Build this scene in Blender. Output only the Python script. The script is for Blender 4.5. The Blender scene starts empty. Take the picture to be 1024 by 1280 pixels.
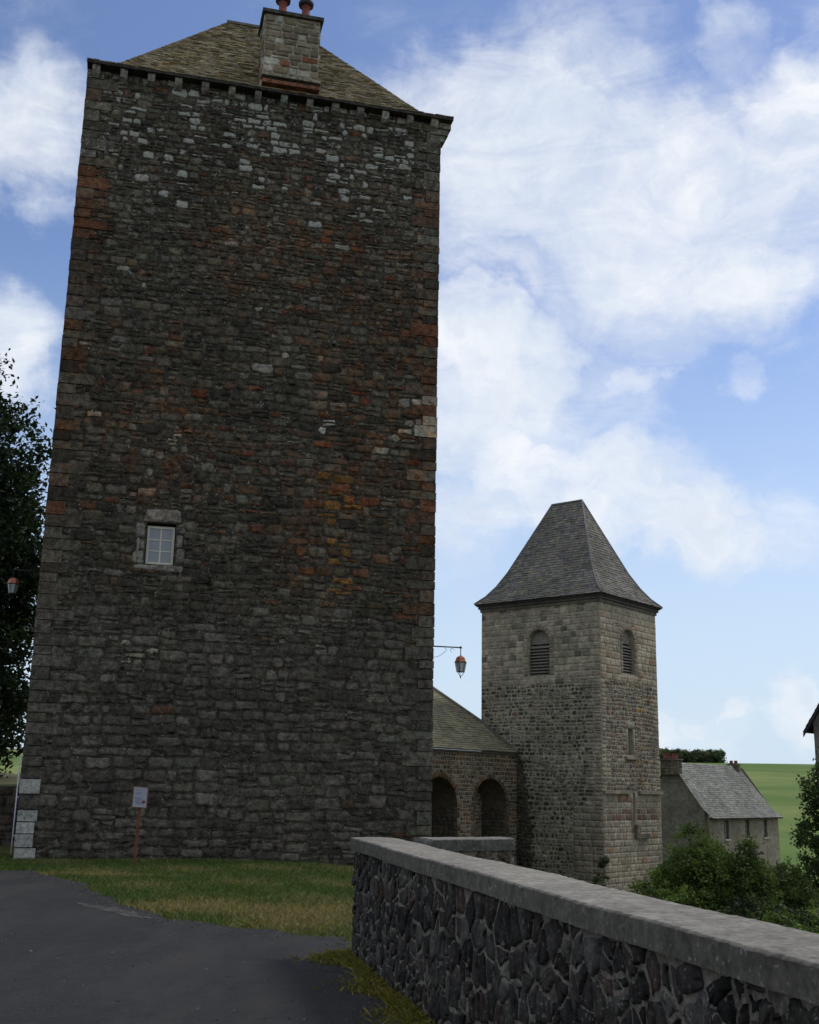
import bpy, bmesh, math, random
import numpy as np
from mathutils import Vector, Matrix
from mathutils.geometry import tessellate_polygon

scene = bpy.context.scene
COL = scene.collection
R = math.radians
rng = random.Random(7)
nrg = np.random.default_rng(11)

# ------------------------------------------------------------------ camera
F_PX = 1440.0
PITCH, ROLL = R(13.47), R(1.1)
EYE = Vector((0, 0, 1.65))
fw = Vector((0, math.cos(PITCH), math.sin(PITCH)))
up0 = Vector((0, -math.sin(PITCH), math.cos(PITCH)))
rt0 = Vector((1, 0, 0))
rt = rt0 * math.cos(ROLL) + up0 * math.sin(ROLL)
up = up0 * math.cos(ROLL) - rt0 * math.sin(ROLL)
cam = bpy.data.cameras.new('camera')
cam.sensor_fit = 'VERTICAL'
cam.sensor_height = 36.0
cam.lens = 36.0 * F_PX / 1280.0
cam.clip_start = 0.1
cam.clip_end = 5000
camo = bpy.data.objects.new('camera', cam)
COL.objects.link(camo)
m = Matrix((rt, up, -fw)).transposed().to_4x4()
m.translation = EYE
camo.matrix_world = m
scene.camera = camo


def sky_dir(x, y):
    return (fw * F_PX + rt * (x - 512) - up * (y - 640)).normalized()


# ------------------------------------------------------------------ sun, sky, exposure
SUN_AZ = math.atan2(0.86, 0.50)          # clockwise from +Y (ahead of the camera) towards +X
SUN_EL = R(52)
sd = bpy.data.lights.new('sun', 'SUN')
sd.energy = 1.1
sd.angle = R(11)
sd.color = (1.0, 0.95, 0.87)
so = bpy.data.objects.new('sun', sd)
COL.objects.link(so)
sv = Vector((math.sin(SUN_AZ) * math.cos(SUN_EL), math.cos(SUN_AZ) * math.cos(SUN_EL), math.sin(SUN_EL)))
so.rotation_euler = (-sv).to_track_quat('-Z', 'Y').to_euler()

scene.view_settings.view_transform = 'Standard'
scene.view_settings.look = 'None'
scene.view_settings.gamma = 1.0
scene.view_settings.exposure = 0.3

SKY_STRENGTH = 0.1
world = bpy.data.worlds.new('World')
scene.world = world
world.use_nodes = True
wt = world.node_tree
wt.nodes.clear()


class NT:
    """small helper for building node trees"""
    def __init__(self, tree):
        self.t = tree

    def n(self, kind, **kw):
        nd = self.t.nodes.new(kind)
        for k, v in kw.items():
            setattr(nd, k, v)
        return nd

    def link(self, a, b):
        self.t.links.new(a, b)

    def put(self, sock, v):
        if isinstance(v, bpy.types.NodeSocket):
            self.link(v, sock)
        elif v is not None:
            sock.default_value = v

    def math(self, op, a, b=None, c=None, clamp=False):
        nd = self.n('ShaderNodeMath', operation=op, use_clamp=clamp)
        self.put(nd.inputs[0], a)
        if b is not None:
            self.put(nd.inputs[1], b)
        if c is not None:
            self.put(nd.inputs[2], c)
        return nd.outputs[0]

    def vmath(self, op, a, b=None):
        nd = self.n('ShaderNodeVectorMath', operation=op)
        self.put(nd.inputs[0], a)
        if b is not None:
            self.put(nd.inputs[1], b)
        return nd.outputs['Value'] if op in ('DOT_PRODUCT', 'LENGTH') else nd.outputs['Vector']

    def noise(self, vec, scale, detail=4, rough=0.55, dist=0.0, color=False):
        nd = self.n('ShaderNodeTexNoise')
        self.put(nd.inputs['Vector'], vec)
        nd.inputs['Scale'].default_value = scale
        nd.inputs['Detail'].default_value = detail
        nd.inputs['Roughness'].default_value = rough
        nd.inputs['Distortion'].default_value = dist
        return nd.outputs['Color'] if color else nd.outputs['Fac']

    def rng(self, v, a, b, c=0.0, d=1.0, smooth=True):
        nd = self.n('ShaderNodeMapRange')
        nd.interpolation_type = 'SMOOTHSTEP' if smooth else 'LINEAR'
        nd.clamp = True
        self.put(nd.inputs[0], v)
        for i, q in enumerate((a, b, c, d)):
            self.put(nd.inputs[i + 1], q)
        return nd.outputs[0]

    def mix(self, f, a, b, blend='MIX'):
        nd = self.n('ShaderNodeMix', data_type='RGBA', blend_type=blend)
        nd.clamp_factor = True
        nd.clamp_result = False
        self.put(nd.inputs[0], f)
        self.put(nd.inputs[6], a if isinstance(a, bpy.types.NodeSocket) else (*a, 1.0))
        self.put(nd.inputs[7], b if isinstance(b, bpy.types.NodeSocket) else (*b, 1.0))
        return nd.outputs[2]

    def map(self, vec, scale=(1, 1, 1), loc=(0, 0, 0), rot=(0, 0, 0)):
        nd = self.n('ShaderNodeMapping')
        self.put(nd.inputs['Vector'], vec)
        nd.inputs['Scale'].default_value = scale
        nd.inputs['Location'].default_value = loc
        nd.inputs['Rotation'].default_value = rot
        return nd.outputs[0]


w = NT(wt)
sky = w.n('ShaderNodeTexSky')
sky.sky_type = 'NISHITA'
sky.sun_disc = False
sky.sun_elevation = SUN_EL
sky.sun_rotation = SUN_AZ
sky.altitude = 1300
sky.air_density = 1.0
sky.dust_density = 1.0
sky.ozone_density = 1.5
gen = w.n('ShaderNodeTexCoord').outputs['Generated']
# drift of the cloud edges: direction warped by noise
wn = w.noise(gen, 7.0, 6, 0.6, color=True)
warp = w.vmath('SUBTRACT', wn, (0.5, 0.5, 0.5))
wsc = w.n('ShaderNodeVectorMath', operation='SCALE')
w.put(wsc.inputs[0], warp)
wsc.inputs['Scale'].default_value = 0.17
dirw = w.vmath('NORMALIZE', w.vmath('ADD', gen, wsc.outputs[0]))
# cumulus banks, each a direction, an angular radius (in pixels of the lens) and a weight
banks = [(20, 165, 95, .72), (-75, 180, 100, .75), (10, 430, 80, .78), (-60, 420, 90, .75),
         (680, 200, 150, .74), (820, 250, 180, .84), (930, 310, 120, .85), (990, 110, 85, .85), (1060, 200, 160, .85),
         (600, 170, 120, .62), (750, 130, 110, .6), (600, 330, 80, .5), (700, 350, 80, .45),
         (600, 450, 85, .9), (665, 470, 75, .75), (560, 520, 90, .8), (630, 600, 90, .7), (770, 625, 85, .95), (690, 600, 70, .9), (620, 575, 70, .9), (860, 655, 72, .92), (935, 678, 55, .7),
         (870, 645, 85, .68), (700, 560, 110, .55), (560, 650, 90, .62), (800, 475, 32, .5), (915, 482, 26, .42), (760, 520, 90, .4),
         (720, 0, 90, .40), (910, 30, 50, .45), (780, 70, 45, .45), (640, 60, 60, .3), (990, 660, 60, .4),
         (932, 892, 24, .75), (885, 900, 22, .6), (1012, 878, 40, .85), (840, 908, 30, .6), (985, 905, 30, .65), (880, 925, 60, .4), (800, 860, 40, .3),
         (580, 700, 70, .4), (560, 860, 60, .25)]
dens = None
for (px, py, rp, wt_) in banks:
    d = w.vmath('DOT_PRODUCT', dirw, tuple(sky_dir(px, py)))
    r_ = rp / 1440.0 * 1.25
    s = w.rng(d, math.cos(r_), 1.0 - (1 - math.cos(r_)) * 0.06, 0.0, wt_)
    dens = s if dens is None else w.math('MAXIMUM', dens, s)
# the rest of the sky, round and behind the camera, is two thirds clouded over
out_ = w.rng(w.vmath('DOT_PRODUCT', gen, tuple(sky_dir(512, 500))), 0.93, 0.80, 0.0, 0.62)
dens = w.math('ADD', dens, out_)
nz = w.noise(w.map(dirw, (1, 1, 1.7)), 5.5, 9, 0.62)
nz2 = w.noise(w.map(gen, (1.0, 1.0, 2.6), (3, 1, 2), (0, .55, .3)), 11.0, 9, 0.68, 0.8)
nsum = w.math('ADD', w.math('MULTIPLY', w.math('SUBTRACT', nz, 0.5), 1.15), w.math('MULTIPLY', w.math('SUBTRACT', nz2, 0.5), 0.8))
cov = w.rng(w.math('ADD', dens, nsum), -0.02, 1.12)
# bodies: bright edges, greyer cores
body = w.noise(w.map(dirw, (1, 1, 1.6), (7, 2, 1)), 9.0, 6, 0.6)
ccol = w.mix(w.rng(body, 0.35, 0.68), (5.9, 6.5, 7.4), (7.7, 7.9, 8.2))
sep = w.n('ShaderNodeSeparateXYZ')
w.put(sep.inputs[0], gen)
skyc = w.mix(1.0, sky.outputs[0], (1.12, 1.12, 1.24), 'MULTIPLY')
low = w.rng(sep.outputs['Z'], 0.46, 0.0, 0.0, 0.95)
skyc = w.mix(low, skyc, (5.0, 6.1, 7.2))
fin = w.mix(cov, skyc, ccol)
bg = w.n('ShaderNodeBackground')
w.put(bg.inputs['Color'], fin)
bg.inputs['Strength'].default_value = SKY_STRENGTH
wo = w.n('ShaderNodeOutputWorld')
w.link(bg.outputs[0], wo.inputs[0])

# ------------------------------------------------------------------ object helpers
ORG = {}


def tag(o, label=None, cat=None, group=None, kind=None):
    if label:
        o['label'] = label
    if cat:
        o['category'] = cat
    if group:
        o['group'] = group
    if kind:
        o['kind'] = kind
    return o


def thing(name, loc, label, cat, group=None):
    o = bpy.data.objects.new(name, None)
    o.empty_display_size = 0.3
    COL.objects.link(o)
    o.location = loc
    ORG[o] = Vector(loc)
    return tag(o, label, cat, group)


class MB:
    """collects polygons with a colour and a lichen value per vertex"""
    def __init__(self):
        self.v, self.f, self.c, self.l = [], [], [], []
        self.smooth = []

    def add(self, pts, faces, col=(.3, .3, .3), lich=0.0, smooth=False):
        b = len(self.v)
        self.v += [tuple(p) for p in pts]
        self.c += [col] * len(pts)
        self.l += [lich] * len(pts)
        for f in faces:
            self.f.append(tuple(i + b for i in f))
            self.smooth.append(smooth)
        return b

    def box(self, c, ax, ay, az, col=(.3, .3, .3), lich=0.0):
        """box from centre and three half-axis vectors"""
        c = Vector(c)
        pts = [c + ax * i + ay * j + az * k for k in (-1, 1) for j in (-1, 1) for i in (-1, 1)]
        fs = [(0, 2, 3, 1), (4, 5, 7, 6), (0, 1, 5, 4), (2, 6, 7, 3), (0, 4, 6, 2), (1, 3, 7, 5)]
        self.add(pts, fs, col, lich)

    def abox(self, x0, x1, y0, y1, z0, z1, col=(.3, .3, .3)):
        self.box(((x0 + x1) / 2, (y0 + y1) / 2, (z0 + z1) / 2), Vector(((x1 - x0) / 2, 0, 0)),
                 Vector((0, (y1 - y0) / 2, 0)), Vector((0, 0, (z1 - z0) / 2)), col)

    def tube(self, pts, rad, n=8, col=(.3, .3, .3)):
        pts = [Vector(p) for p in pts]
        rads = rad if isinstance(rad, (list, tuple)) else [rad] * len(pts)
        ring = []
        for i, p in enumerate(pts):
            d = (pts[min(i + 1, len(pts) - 1)] - pts[max(i - 1, 0)]).normalized()
            a = d.orthogonal().normalized() if i == 0 else (ring_a - d * ring_a.dot(d)).normalized()
            ring_a = a
            b = d.cross(a)
            ring.append([p + (a * math.cos(2 * math.pi * k / n) + b * math.sin(2 * math.pi * k / n)) * rads[i] for k in range(n)])
        vs = [q for r_ in ring for q in r_]
        fs = []
        for i in range(len(pts) - 1):
            for k in range(n):
                k2 = (k + 1) % n
                fs.append((i * n + k, i * n + k2, (i + 1) * n + k2, (i + 1) * n + k))
        fs.append(tuple(range(n))[::-1])
        fs.append(tuple((len(pts) - 1) * n + k for k in range(n)))
        self.add(vs, fs, col, 0, True)

    def lathe(self, c, prof, n=16, col=(.3, .3, .3), rot=0.0, smooth=True):
        c = Vector(c)
        vs, fs = [], []
        for (r_, z) in prof:
            for k in range(n):
                a = 2 * math.pi * k / n + rot
                vs.append(c + Vector((math.cos(a) * r_, math.sin(a) * r_, z)))
        for i in range(len(prof) - 1):
            for k in range(n):
                k2 = (k + 1) % n
                fs.append((i * n + k, i * n + k2, (i + 1) * n + k2, (i + 1) * n + k))
        fs.append(tuple(range(n))[::-1])
        fs.append(tuple((len(prof) - 1) * n + k for k in range(n)))
        self.add(vs, fs, col, 0, smooth)

    def build(self, name, mat, parent=None):
        org = Vector((0, 0, 0))
        p = parent
        while p is not None:
            if p in ORG:
                org = ORG[p]
                break
            p = p.parent
        me = bpy.data.meshes.new(name)
        va = np.array(self.v, dtype=np.float64) - np.array(org)
        me.from_pydata(va.tolist(), [], self.f)
        ca = me.attributes.new('Col', 'FLOAT_COLOR', 'POINT')
        arr = np.ones((len(self.v), 4), dtype=np.float32)
        arr[:, :3] = np.array(self.c, dtype=np.float32)
        ca.data.foreach_set('color', arr.ravel())
        la = me.attributes.new('lich', 'FLOAT', 'POINT')
        la.data.foreach_set('value', np.array(self.l, dtype=np.float32))
        me.polygons.foreach_set('use_smooth', np.array(self.smooth, dtype=bool))
        me.materials.append(mat)
        me.validate()
        me.update()
        o = bpy.data.objects.new(name, me)
        COL.objects.link(o)
        if parent is not None:
            o.parent = parent
        return o


# ------------------------------------------------------------------ materials
def new_mat(name):
    mt = bpy.data.materials.new(name)
    mt.use_nodes = True
    t = NT(mt.node_tree)
    bs = mt.node_tree.nodes['Principled BSDF']
    return mt, t, bs


def stone_mat(name, lichen=(.46, .46, .40), var=(0.62, 1.35), rough=0.95, bump=0.5, grain=22.0, lscale=5.0, spots=0.0, mottle=0.0, gain=(1, 1, 1), bdist=0.05):
    mt, t, bs = new_mat(name)
    co = t.n('ShaderNodeTexCoord').outputs['Object']
    at = t.n('ShaderNodeAttribute', attribute_name='Col').outputs['Color']
    li = t.n('ShaderNodeAttribute', attribute_name='lich').outputs['Fac']
    n1 = t.noise(co, grain * 0.32, 6, 0.65)
    n2 = t.noise(co, grain, 6, 0.7)
    n3 = t.noise(co, 0.55, 4, 0.6)
    k = t.math('MULTIPLY', t.rng(n1, 0.28, 0.72, var[0], var[1]), t.rng(n2, 0.3, 0.7, 0.72, 1.28))
    k = t.math('MULTIPLY', k, t.rng(n3, 0.3, 0.7, 0.8, 1.18))
    c = t.mix(1.0, at, k, 'MULTIPLY')
    if gain != (1, 1, 1):
        c = t.mix(1.0, c, gain, 'MULTIPLY')
    if mottle > 0:
        mo_ = t.math('MULTIPLY', t.rng(t.noise(co, 2.6, 7, 0.72), .44, .66, 0, mottle), t.rng(t.noise(t.map(co, (1, 1, .6), (4, 0, 2)), .33, 4, .6), .44, .58, .08, 1.4))
        sz_ = t.n('ShaderNodeSeparateXYZ')
        t.put(sz_.inputs[0], co)
        mo_ = t.math('MULTIPLY', mo_, t.math('MULTIPLY', t.rng(sz_.outputs['Z'], 4.6, 7.5, .05, 1), t.rng(sz_.outputs['Z'], 18.2, 15.5, .25, 1)))
        c = t.mix(mo_, c, t.mix(1.0, c, (1.55, .88, .55), 'MULTIPLY'))
        gy_n = t.rng(t.noise(t.map(co, loc=(5, 3, 1)), 6.0, 7, 0.75), .57, .74, 0, .55)
        c = t.mix(gy_n, c, (.120, .112, .088))
    ln = t.noise(co, lscale, 8, 0.72, 0.4)
    ln2 = t.noise(co, lscale * 3.7, 5, 0.7)
    lv = t.math('ADD', t.math('MULTIPLY', ln, 0.62), t.math('MULTIPLY', ln2, 0.38))
    thr = t.math('SUBTRACT', 0.78, t.math('MULTIPLY', li, 0.42))
    m_ = t.rng(t.math('SUBTRACT', lv, thr), 0.0, 0.055)
    m_ = t.math('MULTIPLY', m_, t.rng(li, 0.02, 0.1))
    c = t.mix(t.math('MULTIPLY', m_, 0.9), c, t.mix(n2, tuple(x * 0.7 for x in lichen), lichen))
    if spots > 0:
        sp = t.rng(t.noise(co, 34.0, 3, 0.5), .63, 0.68, 0, spots)
        c = t.mix(sp, c, (.42, .42, .38))
    t.put(bs.inputs['Base Color'], c)
    bs.inputs['Roughness'].default_value = rough
    bs.inputs['Specular IOR Level'].default_value = 0.2
    bp = t.n('ShaderNodeBump')
    bp.inputs['Strength'].default_value = bump
    bp.inputs['Distance'].default_value = bdist
    t.put(bp.inputs['Height'], t.math('ADD', t.math('MULTIPLY', n1, 0.7), t.math('MULTIPLY', n2, 0.45)))
    t.link(bp.outputs[0], bs.inputs['Normal'])
    return mt


def plain_mat(name, col, rough=0.7, var=0.25, scale=6.0, metallic=0.0, bump=0.0, spec=0.3):
    mt, t, bs = new_mat(name)
    co = t.n('ShaderNodeTexCoord').outputs['Object']
    n1 = t.noise(co, scale, 6, 0.6)
    k = t.rng(n1, 0.25, 0.75, 1 - var, 1 + var)
    t.put(bs.inputs['Base Color'], t.mix(1.0, (*col,), k, 'MULTIPLY'))
    bs.inputs['Roughness'].default_value = rough
    bs.inputs['Metallic'].default_value = metallic
    bs.inputs['Specular IOR Level'].default_value = spec
    if bump > 0:
        bp = t.n('ShaderNodeBump')
        bp.inputs['Strength'].default_value = bump
        bp.inputs['Distance'].default_value = 0.02
        t.put(bp.inputs['Height'], n1)
        t.link(bp.outputs[0], bs.inputs['Normal'])
    return mt


def leaf_mat(name, rough=0.6):
    mt, t, bs = new_mat(name)
    at = t.n('ShaderNodeAttribute', attribute_name='Col').outputs['Color']
    t.put(bs.inputs['Base Color'], at)
    bs.inputs['Roughness'].default_value = rough
    bs.inputs['Specular IOR Level'].default_value = 0.25
    tr = t.n('ShaderNodeBsdfTranslucent')
    t.put(tr.inputs['Color'], t.mix(1.0, at, (1.2, 1.3, 0.6), 'MULTIPLY'))
    ms = t.n('ShaderNodeMixShader')
    ms.inputs[0].default_value = 0.3
    t.link(bs.outputs[0], ms.inputs[1])
    t.link(tr.outputs[0], ms.inputs[2])
    t.link(ms.outputs[0], mt.node_tree.nodes['Material Output'].inputs[0])
    return mt


M_KEEP = stone_mat('basalt_rubble', bump=0.9, spots=0.22, lscale=10.5, mottle=0.62, bdist=0.11, var=(.42, 1.6), gain=(1.42, 1.38, 1.26))
M_CHURCH = stone_mat('church_masonry', lichen=(.40, .38, .30), bump=0.4, var=(.72, 1.28), grain=14, gain=(1.16, 1.12, 1.02))
M_PARA = stone_mat('parapet_basalt', lichen=(.30, .29, .25), bump=0.6, grain=34, lscale=9, spots=0.25, bdist=.07, var=(.45, 1.5))
M_COPING = stone_mat('coping_concrete', lichen=(.36, .34, .29), bump=0.5, grain=26, var=(.72, 1.25), lscale=4, spots=0.3, bdist=.03)
M_TILE = stone_mat('stone_slates', lichen=(.32, .29, .17), bump=0.35, grain=20, var=(.75, 1.25), lscale=3, gain=(1.14, 1.12, 1.08))
M_RENDER = stone_mat('old_render', lichen=(.30, .28, .24), bump=0.25, grain=5, var=(.86, 1.12), lscale=1.2)
M_IRON = plain_mat('dark_iron', (.022, .022, .026), 0.55, 0.3, 20, 0.2)
M_LAMPRED = plain_mat('weathered_copper_red', (.42, .14, .075), 0.5, 0.3, 14)
M_TERRA = plain_mat('terracotta', (.20, .058, .038), 0.8, 0.35, 9, bump=0.3)
M_WHITE = plain_mat('cream_paint', (.50, .48, .38), 0.6, 0.12, 8)
M_PALE = plain_mat('pale_mortar', (.33, .31, .27), 0.95, 0.3, 9, bump=0.5)
M_WOOD = plain_mat('brown_stake', (.125, .052, .022), 0.75, 0.35, 10, bump=0.2)
M_PAPER = plain_mat('white_notice', (.30, .31, .34), 0.5, 0.06, 5)
M_INK = plain_mat('grey_ink', (.20, .21, .30), 0.6, 0.2, 8)
M_REDINK = plain_mat('red_ink', (.22, .035, .05), 0.6, 0.2, 8)
M_DARKWOOD = plain_mat('dark_timber', (.035, .026, .024), 0.8, 0.3, 8)
M_LOUVRE = plain_mat('grey_louvre_boards', (.20, .185, .155), 0.85, 0.3, 7, bump=0.2)
M_SLATEDARK = plain_mat('dark_slate', (.030, .026, .034), 0.7, 0.3, 8)
M_PIPE = plain_mat('pale_conductor', (.42, .42, .46), 0.5, 0.2, 6)
M_BARK = plain_mat('bark', (.05, .04, .03), 0.95, 0.4, 8, bump=0.6)
M_LEAF = leaf_mat('leaves')
M_HIDDEN = plain_mat('inside_dark', (.012, .012, .012), 0.9, 0.2, 4)

gm, gt_, gb = new_mat('window_glass')
gb.inputs['Base Color'].default_value = (.19, .205, .21, 1)
gb.inputs['Roughness'].default_value = 0.08
gb.inputs['Specular IOR Level'].default_value = 0.5
gco = gt_.n('ShaderNodeTexCoord').outputs['Object']
gbp = gt_.n('ShaderNodeBump')
gbp.inputs['Strength'].default_value = 0.12
gbp.inputs['Distance'].default_value = 0.05
gt_.put(gbp.inputs['Height'], gt_.noise(gco, 3.0, 2))
gt_.link(gbp.outputs[0], gb.inputs['Normal'])
M_GLASS = gm
lm, lt_, lb = new_mat('frosted_lamp_glass')
lb.inputs['Base Color'].default_value = (.46, .47, .44, 1)
lb.inputs['Roughness'].default_value = 0.35
lb.inputs['Transmission Weight'].default_value = 0.25
M_LAMPGLASS = lm


# ------------------------------------------------------------------ masonry
class Face:
    """a vertical wall face: origin, horizontal axis U, outward normal N, up Z"""
    def __init__(s, O, U, N, batter=0.0):
        s.O, s.U, s.N, s.b = Vector(O), Vector(U).normalized(), Vector(N).normalized(), batter

    def p(s, u, z, d=0.0):
        return s.O + s.U * u + Vector((0, 0, z)) + s.N * (d - s.b * z)


def rounded(u0, u1, z0, z1, q, r=rng, jit=0.012):
    """rounded, slightly uneven rectangle, counter-clockwise"""
    wd, ht = u1 - u0, z1 - z0
    c = min(wd, ht)
    k = [c * r.uniform(0.5, 1.3) * q for _ in range(4)]
    j = lambda: r.uniform(-jit, jit)
    P = [(u0 + k[0], z0), ((u0 + u1) / 2, z0), (u1 - k[1], z0), (u1, z0 + k[1]), (u1, (z0 + z1) / 2), (u1, z1 - k[2]),
         (u1 - k[2], z1), ((u0 + u1) / 2, z1), (u0 + k[3], z1), (u0, z1 - k[3]), (u0, (z0 + z1) / 2), (u0, z0 + k[0])]
    return [(a + j(), b + j()) for a, b in P]


def stone(M, fc, poly, prot, col, lich=0.0, back=0.03, edge=0.014, r=rng):
    n = len(poly)
    cu = sum(p[0] for p in poly) / n
    cz = sum(p[1] for p in poly) / n
    vs = [fc.p(u, z, -back) for u, z in poly]
    tu, tz = r.uniform(-.25, .25) * prot, r.uniform(-.25, .25) * prot

    def inset(u, z, e):
        du, dz = cu - u, cz - z
        L = math.hypot(du, dz) + 1e-6
        return u + du / L * min(e, L * .6), z + dz / L * min(e, L * .6)
    r1 = [inset(u, z, edge) for u, z in poly]
    vs += [fc.p(u, z, prot * .72 + tu * (1 if u > cu else -1) + tz * (1 if z > cz else -1)) for u, z in r1]
    r2 = [(cu + (u - cu) * .52, cz + (z - cz) * .52) for u, z in poly]
    vs += [fc.p(u, z, prot * r.uniform(.8, 1.15) + .5 * tu * (1 if u > cu else -1)) for u, z in r2]
    vs.append(fc.p(cu, cz, prot * r.uniform(.8, 1.1)))
    fs = []
    for k in range(n):
        k2 = (k + 1) % n
        fs.append((k, k2, n + k2, n + k))
        fs.append((n + k, n + k2, 2 * n + k2, 2 * n + k))
        fs.append((2 * n + k, 2 * n + k2, 3 * n))
    M.add(vs, fs, col, lich, True)


def courses(M, fc, u0, u1, z0, z1, hfun, wfun, colfun, gap=0.02, prot=0.035, holes=(), q=0.18, wave=0.0, ends=None, r=rng, jit=0.012, split=.22):
    """fill a wall face with coursed stones; holes: functions z -> list of (ua, ub) to leave out"""
    z = z0
    row = 0
    ph = r.uniform(0, 9)
    while z < z1 - 0.06:
        h = r.uniform(*hfun(z))
        if z + h > z1 - 0.08:
            h = z1 - z
        cuts = []
        for hf in holes:
            cuts += hf(z + h / 2)
        cuts.sort()
        segs, a = [], u0
        for (ca, cb) in cuts:
            if ca > a:
                segs.append((a, min(ca, u1)))
            a = max(a, cb)
        if a < u1:
            segs.append((a, u1))
        for (sa, sb) in segs:
            u = sa
            first = True
            while u < sb - 0.03:
                wd = r.uniform(*wfun(u, z))
                if ends and (u < u0 + .01 or sb - u < ends[1] * 1.1 and abs(sb - u1) < .01):
                    wd = r.uniform(*ends) if u < u0 + .01 else sb - u
                elif ends and abs(sb - u1) < .01 and u + wd > sb - ends[0]:
                    wd = max(0.12, sb - ends[0] * r.uniform(.9, 1.3) - u)
                if sb - (u + wd) < 0.1:
                    wd = sb - u
                du = wave * math.sin(u * 1.3 + ph + z * .4) + wave * .6 * math.sin(u * 3.1 + z * 1.7)
                hh = [(0, h)]
                if h > .17 and wd < .5 and r.random() < split and not ends:
                    m_ = r.uniform(.4, .6) * h
                    hh = [(0, m_), (m_, h)]
                for (ha, hb) in hh:
                    gg = gap * r.uniform(.6, 1.4)
                    res = colfun(u + wd / 2, z + (ha + hb) / 2, r)
                    if res is not None:
                        c_, l_ = res
                        stone(M, fc, rounded(u + gg / 2, u + wd - gg / 2, z + ha + gg / 2 + du, z + hb - gg / 2 + du, q, r, jit),
                              prot * r.uniform(.55, 1.35), c_, l_, r=r)
                u += wd
        z += h
        row += 1


def panel(M, fc, u0, u1, z0, z1, holes, depth, col, lich=0.0, rcol=None):
    """flat backing of a wall with openings cut through and their reveals"""
    outer = [(u0, z0), (u1, z0), (u1, z1), (u0, z1)]
    polys = [outer] + [list(h) for h in holes]
    flat = [p for q_ in polys for p in q_]
    tris = tessellate_polygon([[Vector((a, b, 0)) for a, b in q_] for q_ in polys])
    M.add([fc.p(u, z) for u, z in flat], [tuple(t) for t in tris], col, lich)
    for h in holes:
        n = len(h)
        vs = [fc.p(u, z) for u, z in h] + [fc.p(u, z, -depth) for u, z in h]
        M.add(vs, [(k, (k + 1) % n, n + (k + 1) % n, n + k) for k in range(n)], rcol or col, lich)


def arch(c, hw, z0, zs, n=14):
    """round-headed opening outline"""
    return [(c - hw, z0), (c + hw, z0)] + [(c + hw * math.cos(math.pi * k / n), zs + hw * math.sin(math.pi * k / n)) for k in range(n + 1)]


def arch_hole(c, hw, z0, zs):
    def f(z):
        if z < z0 or z > zs + hw:
            return []
        x = hw if z < zs else math.sqrt(max(0, hw * hw - (z - zs) ** 2))
        return [(c - x, c + x)] if x > .05 else []
    return f


def rect_hole(a, b, z0, z1):
    return lambda z: [(a, b)] if z0 < z < z1 else []


def voussoirs(M, fc, c, hw, t, z0, zs, colfun, n=11, jambs=True, prot=0.03, r=rng):
    for k in range(n):
        a0, a1 = math.pi * k / n + .012, math.pi * (k + 1) / n - .012
        P = [(c + hw * math.cos(a0), zs + hw * math.sin(a0)), (c + (hw + t) * math.cos(a0), zs + (hw + t) * math.sin(a0)),
             (c + (hw + t) * math.cos(a1), zs + (hw + t) * math.sin(a1)), (c + hw * math.cos(a1), zs + hw * math.sin(a1))]
        c_, l_ = colfun(c, zs + hw, r)
        stone(M, fc, P, prot, c_, l_, r=r, edge=.01)
    if jambs:
        for s in (-1, 1):
            z = z0
            while z < zs - .05:
                h = min(r.uniform(.22, .34), zs - z)
                e = t * r.uniform(.85, 1.1)
                ua, ub = (c - hw - e, c - hw) if s < 0 else (c + hw, c + hw + e)
                c_, l_ = colfun(ua, z, r)
                stone(M, fc, rounded(ua, ub, z + .008, z + h - .008, .08, r, .006), prot, c_, l_, r=r)
                z += h


def lerp_poly(P, t):
    if t <= 0:
        return P[0]
    if t >= 1:
        return P[-1]
    L = [0.0]
    for a, b in zip(P, P[1:]):
        L.append(L[-1] + (b - a).length)
    s = t * L[-1]
    for i in range(len(P) - 1):
        if s <= L[i + 1] + 1e-9:
            return P[i].lerp(P[i + 1], (s - L[i]) / (L[i + 1] - L[i]))
    return P[-1]


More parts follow.
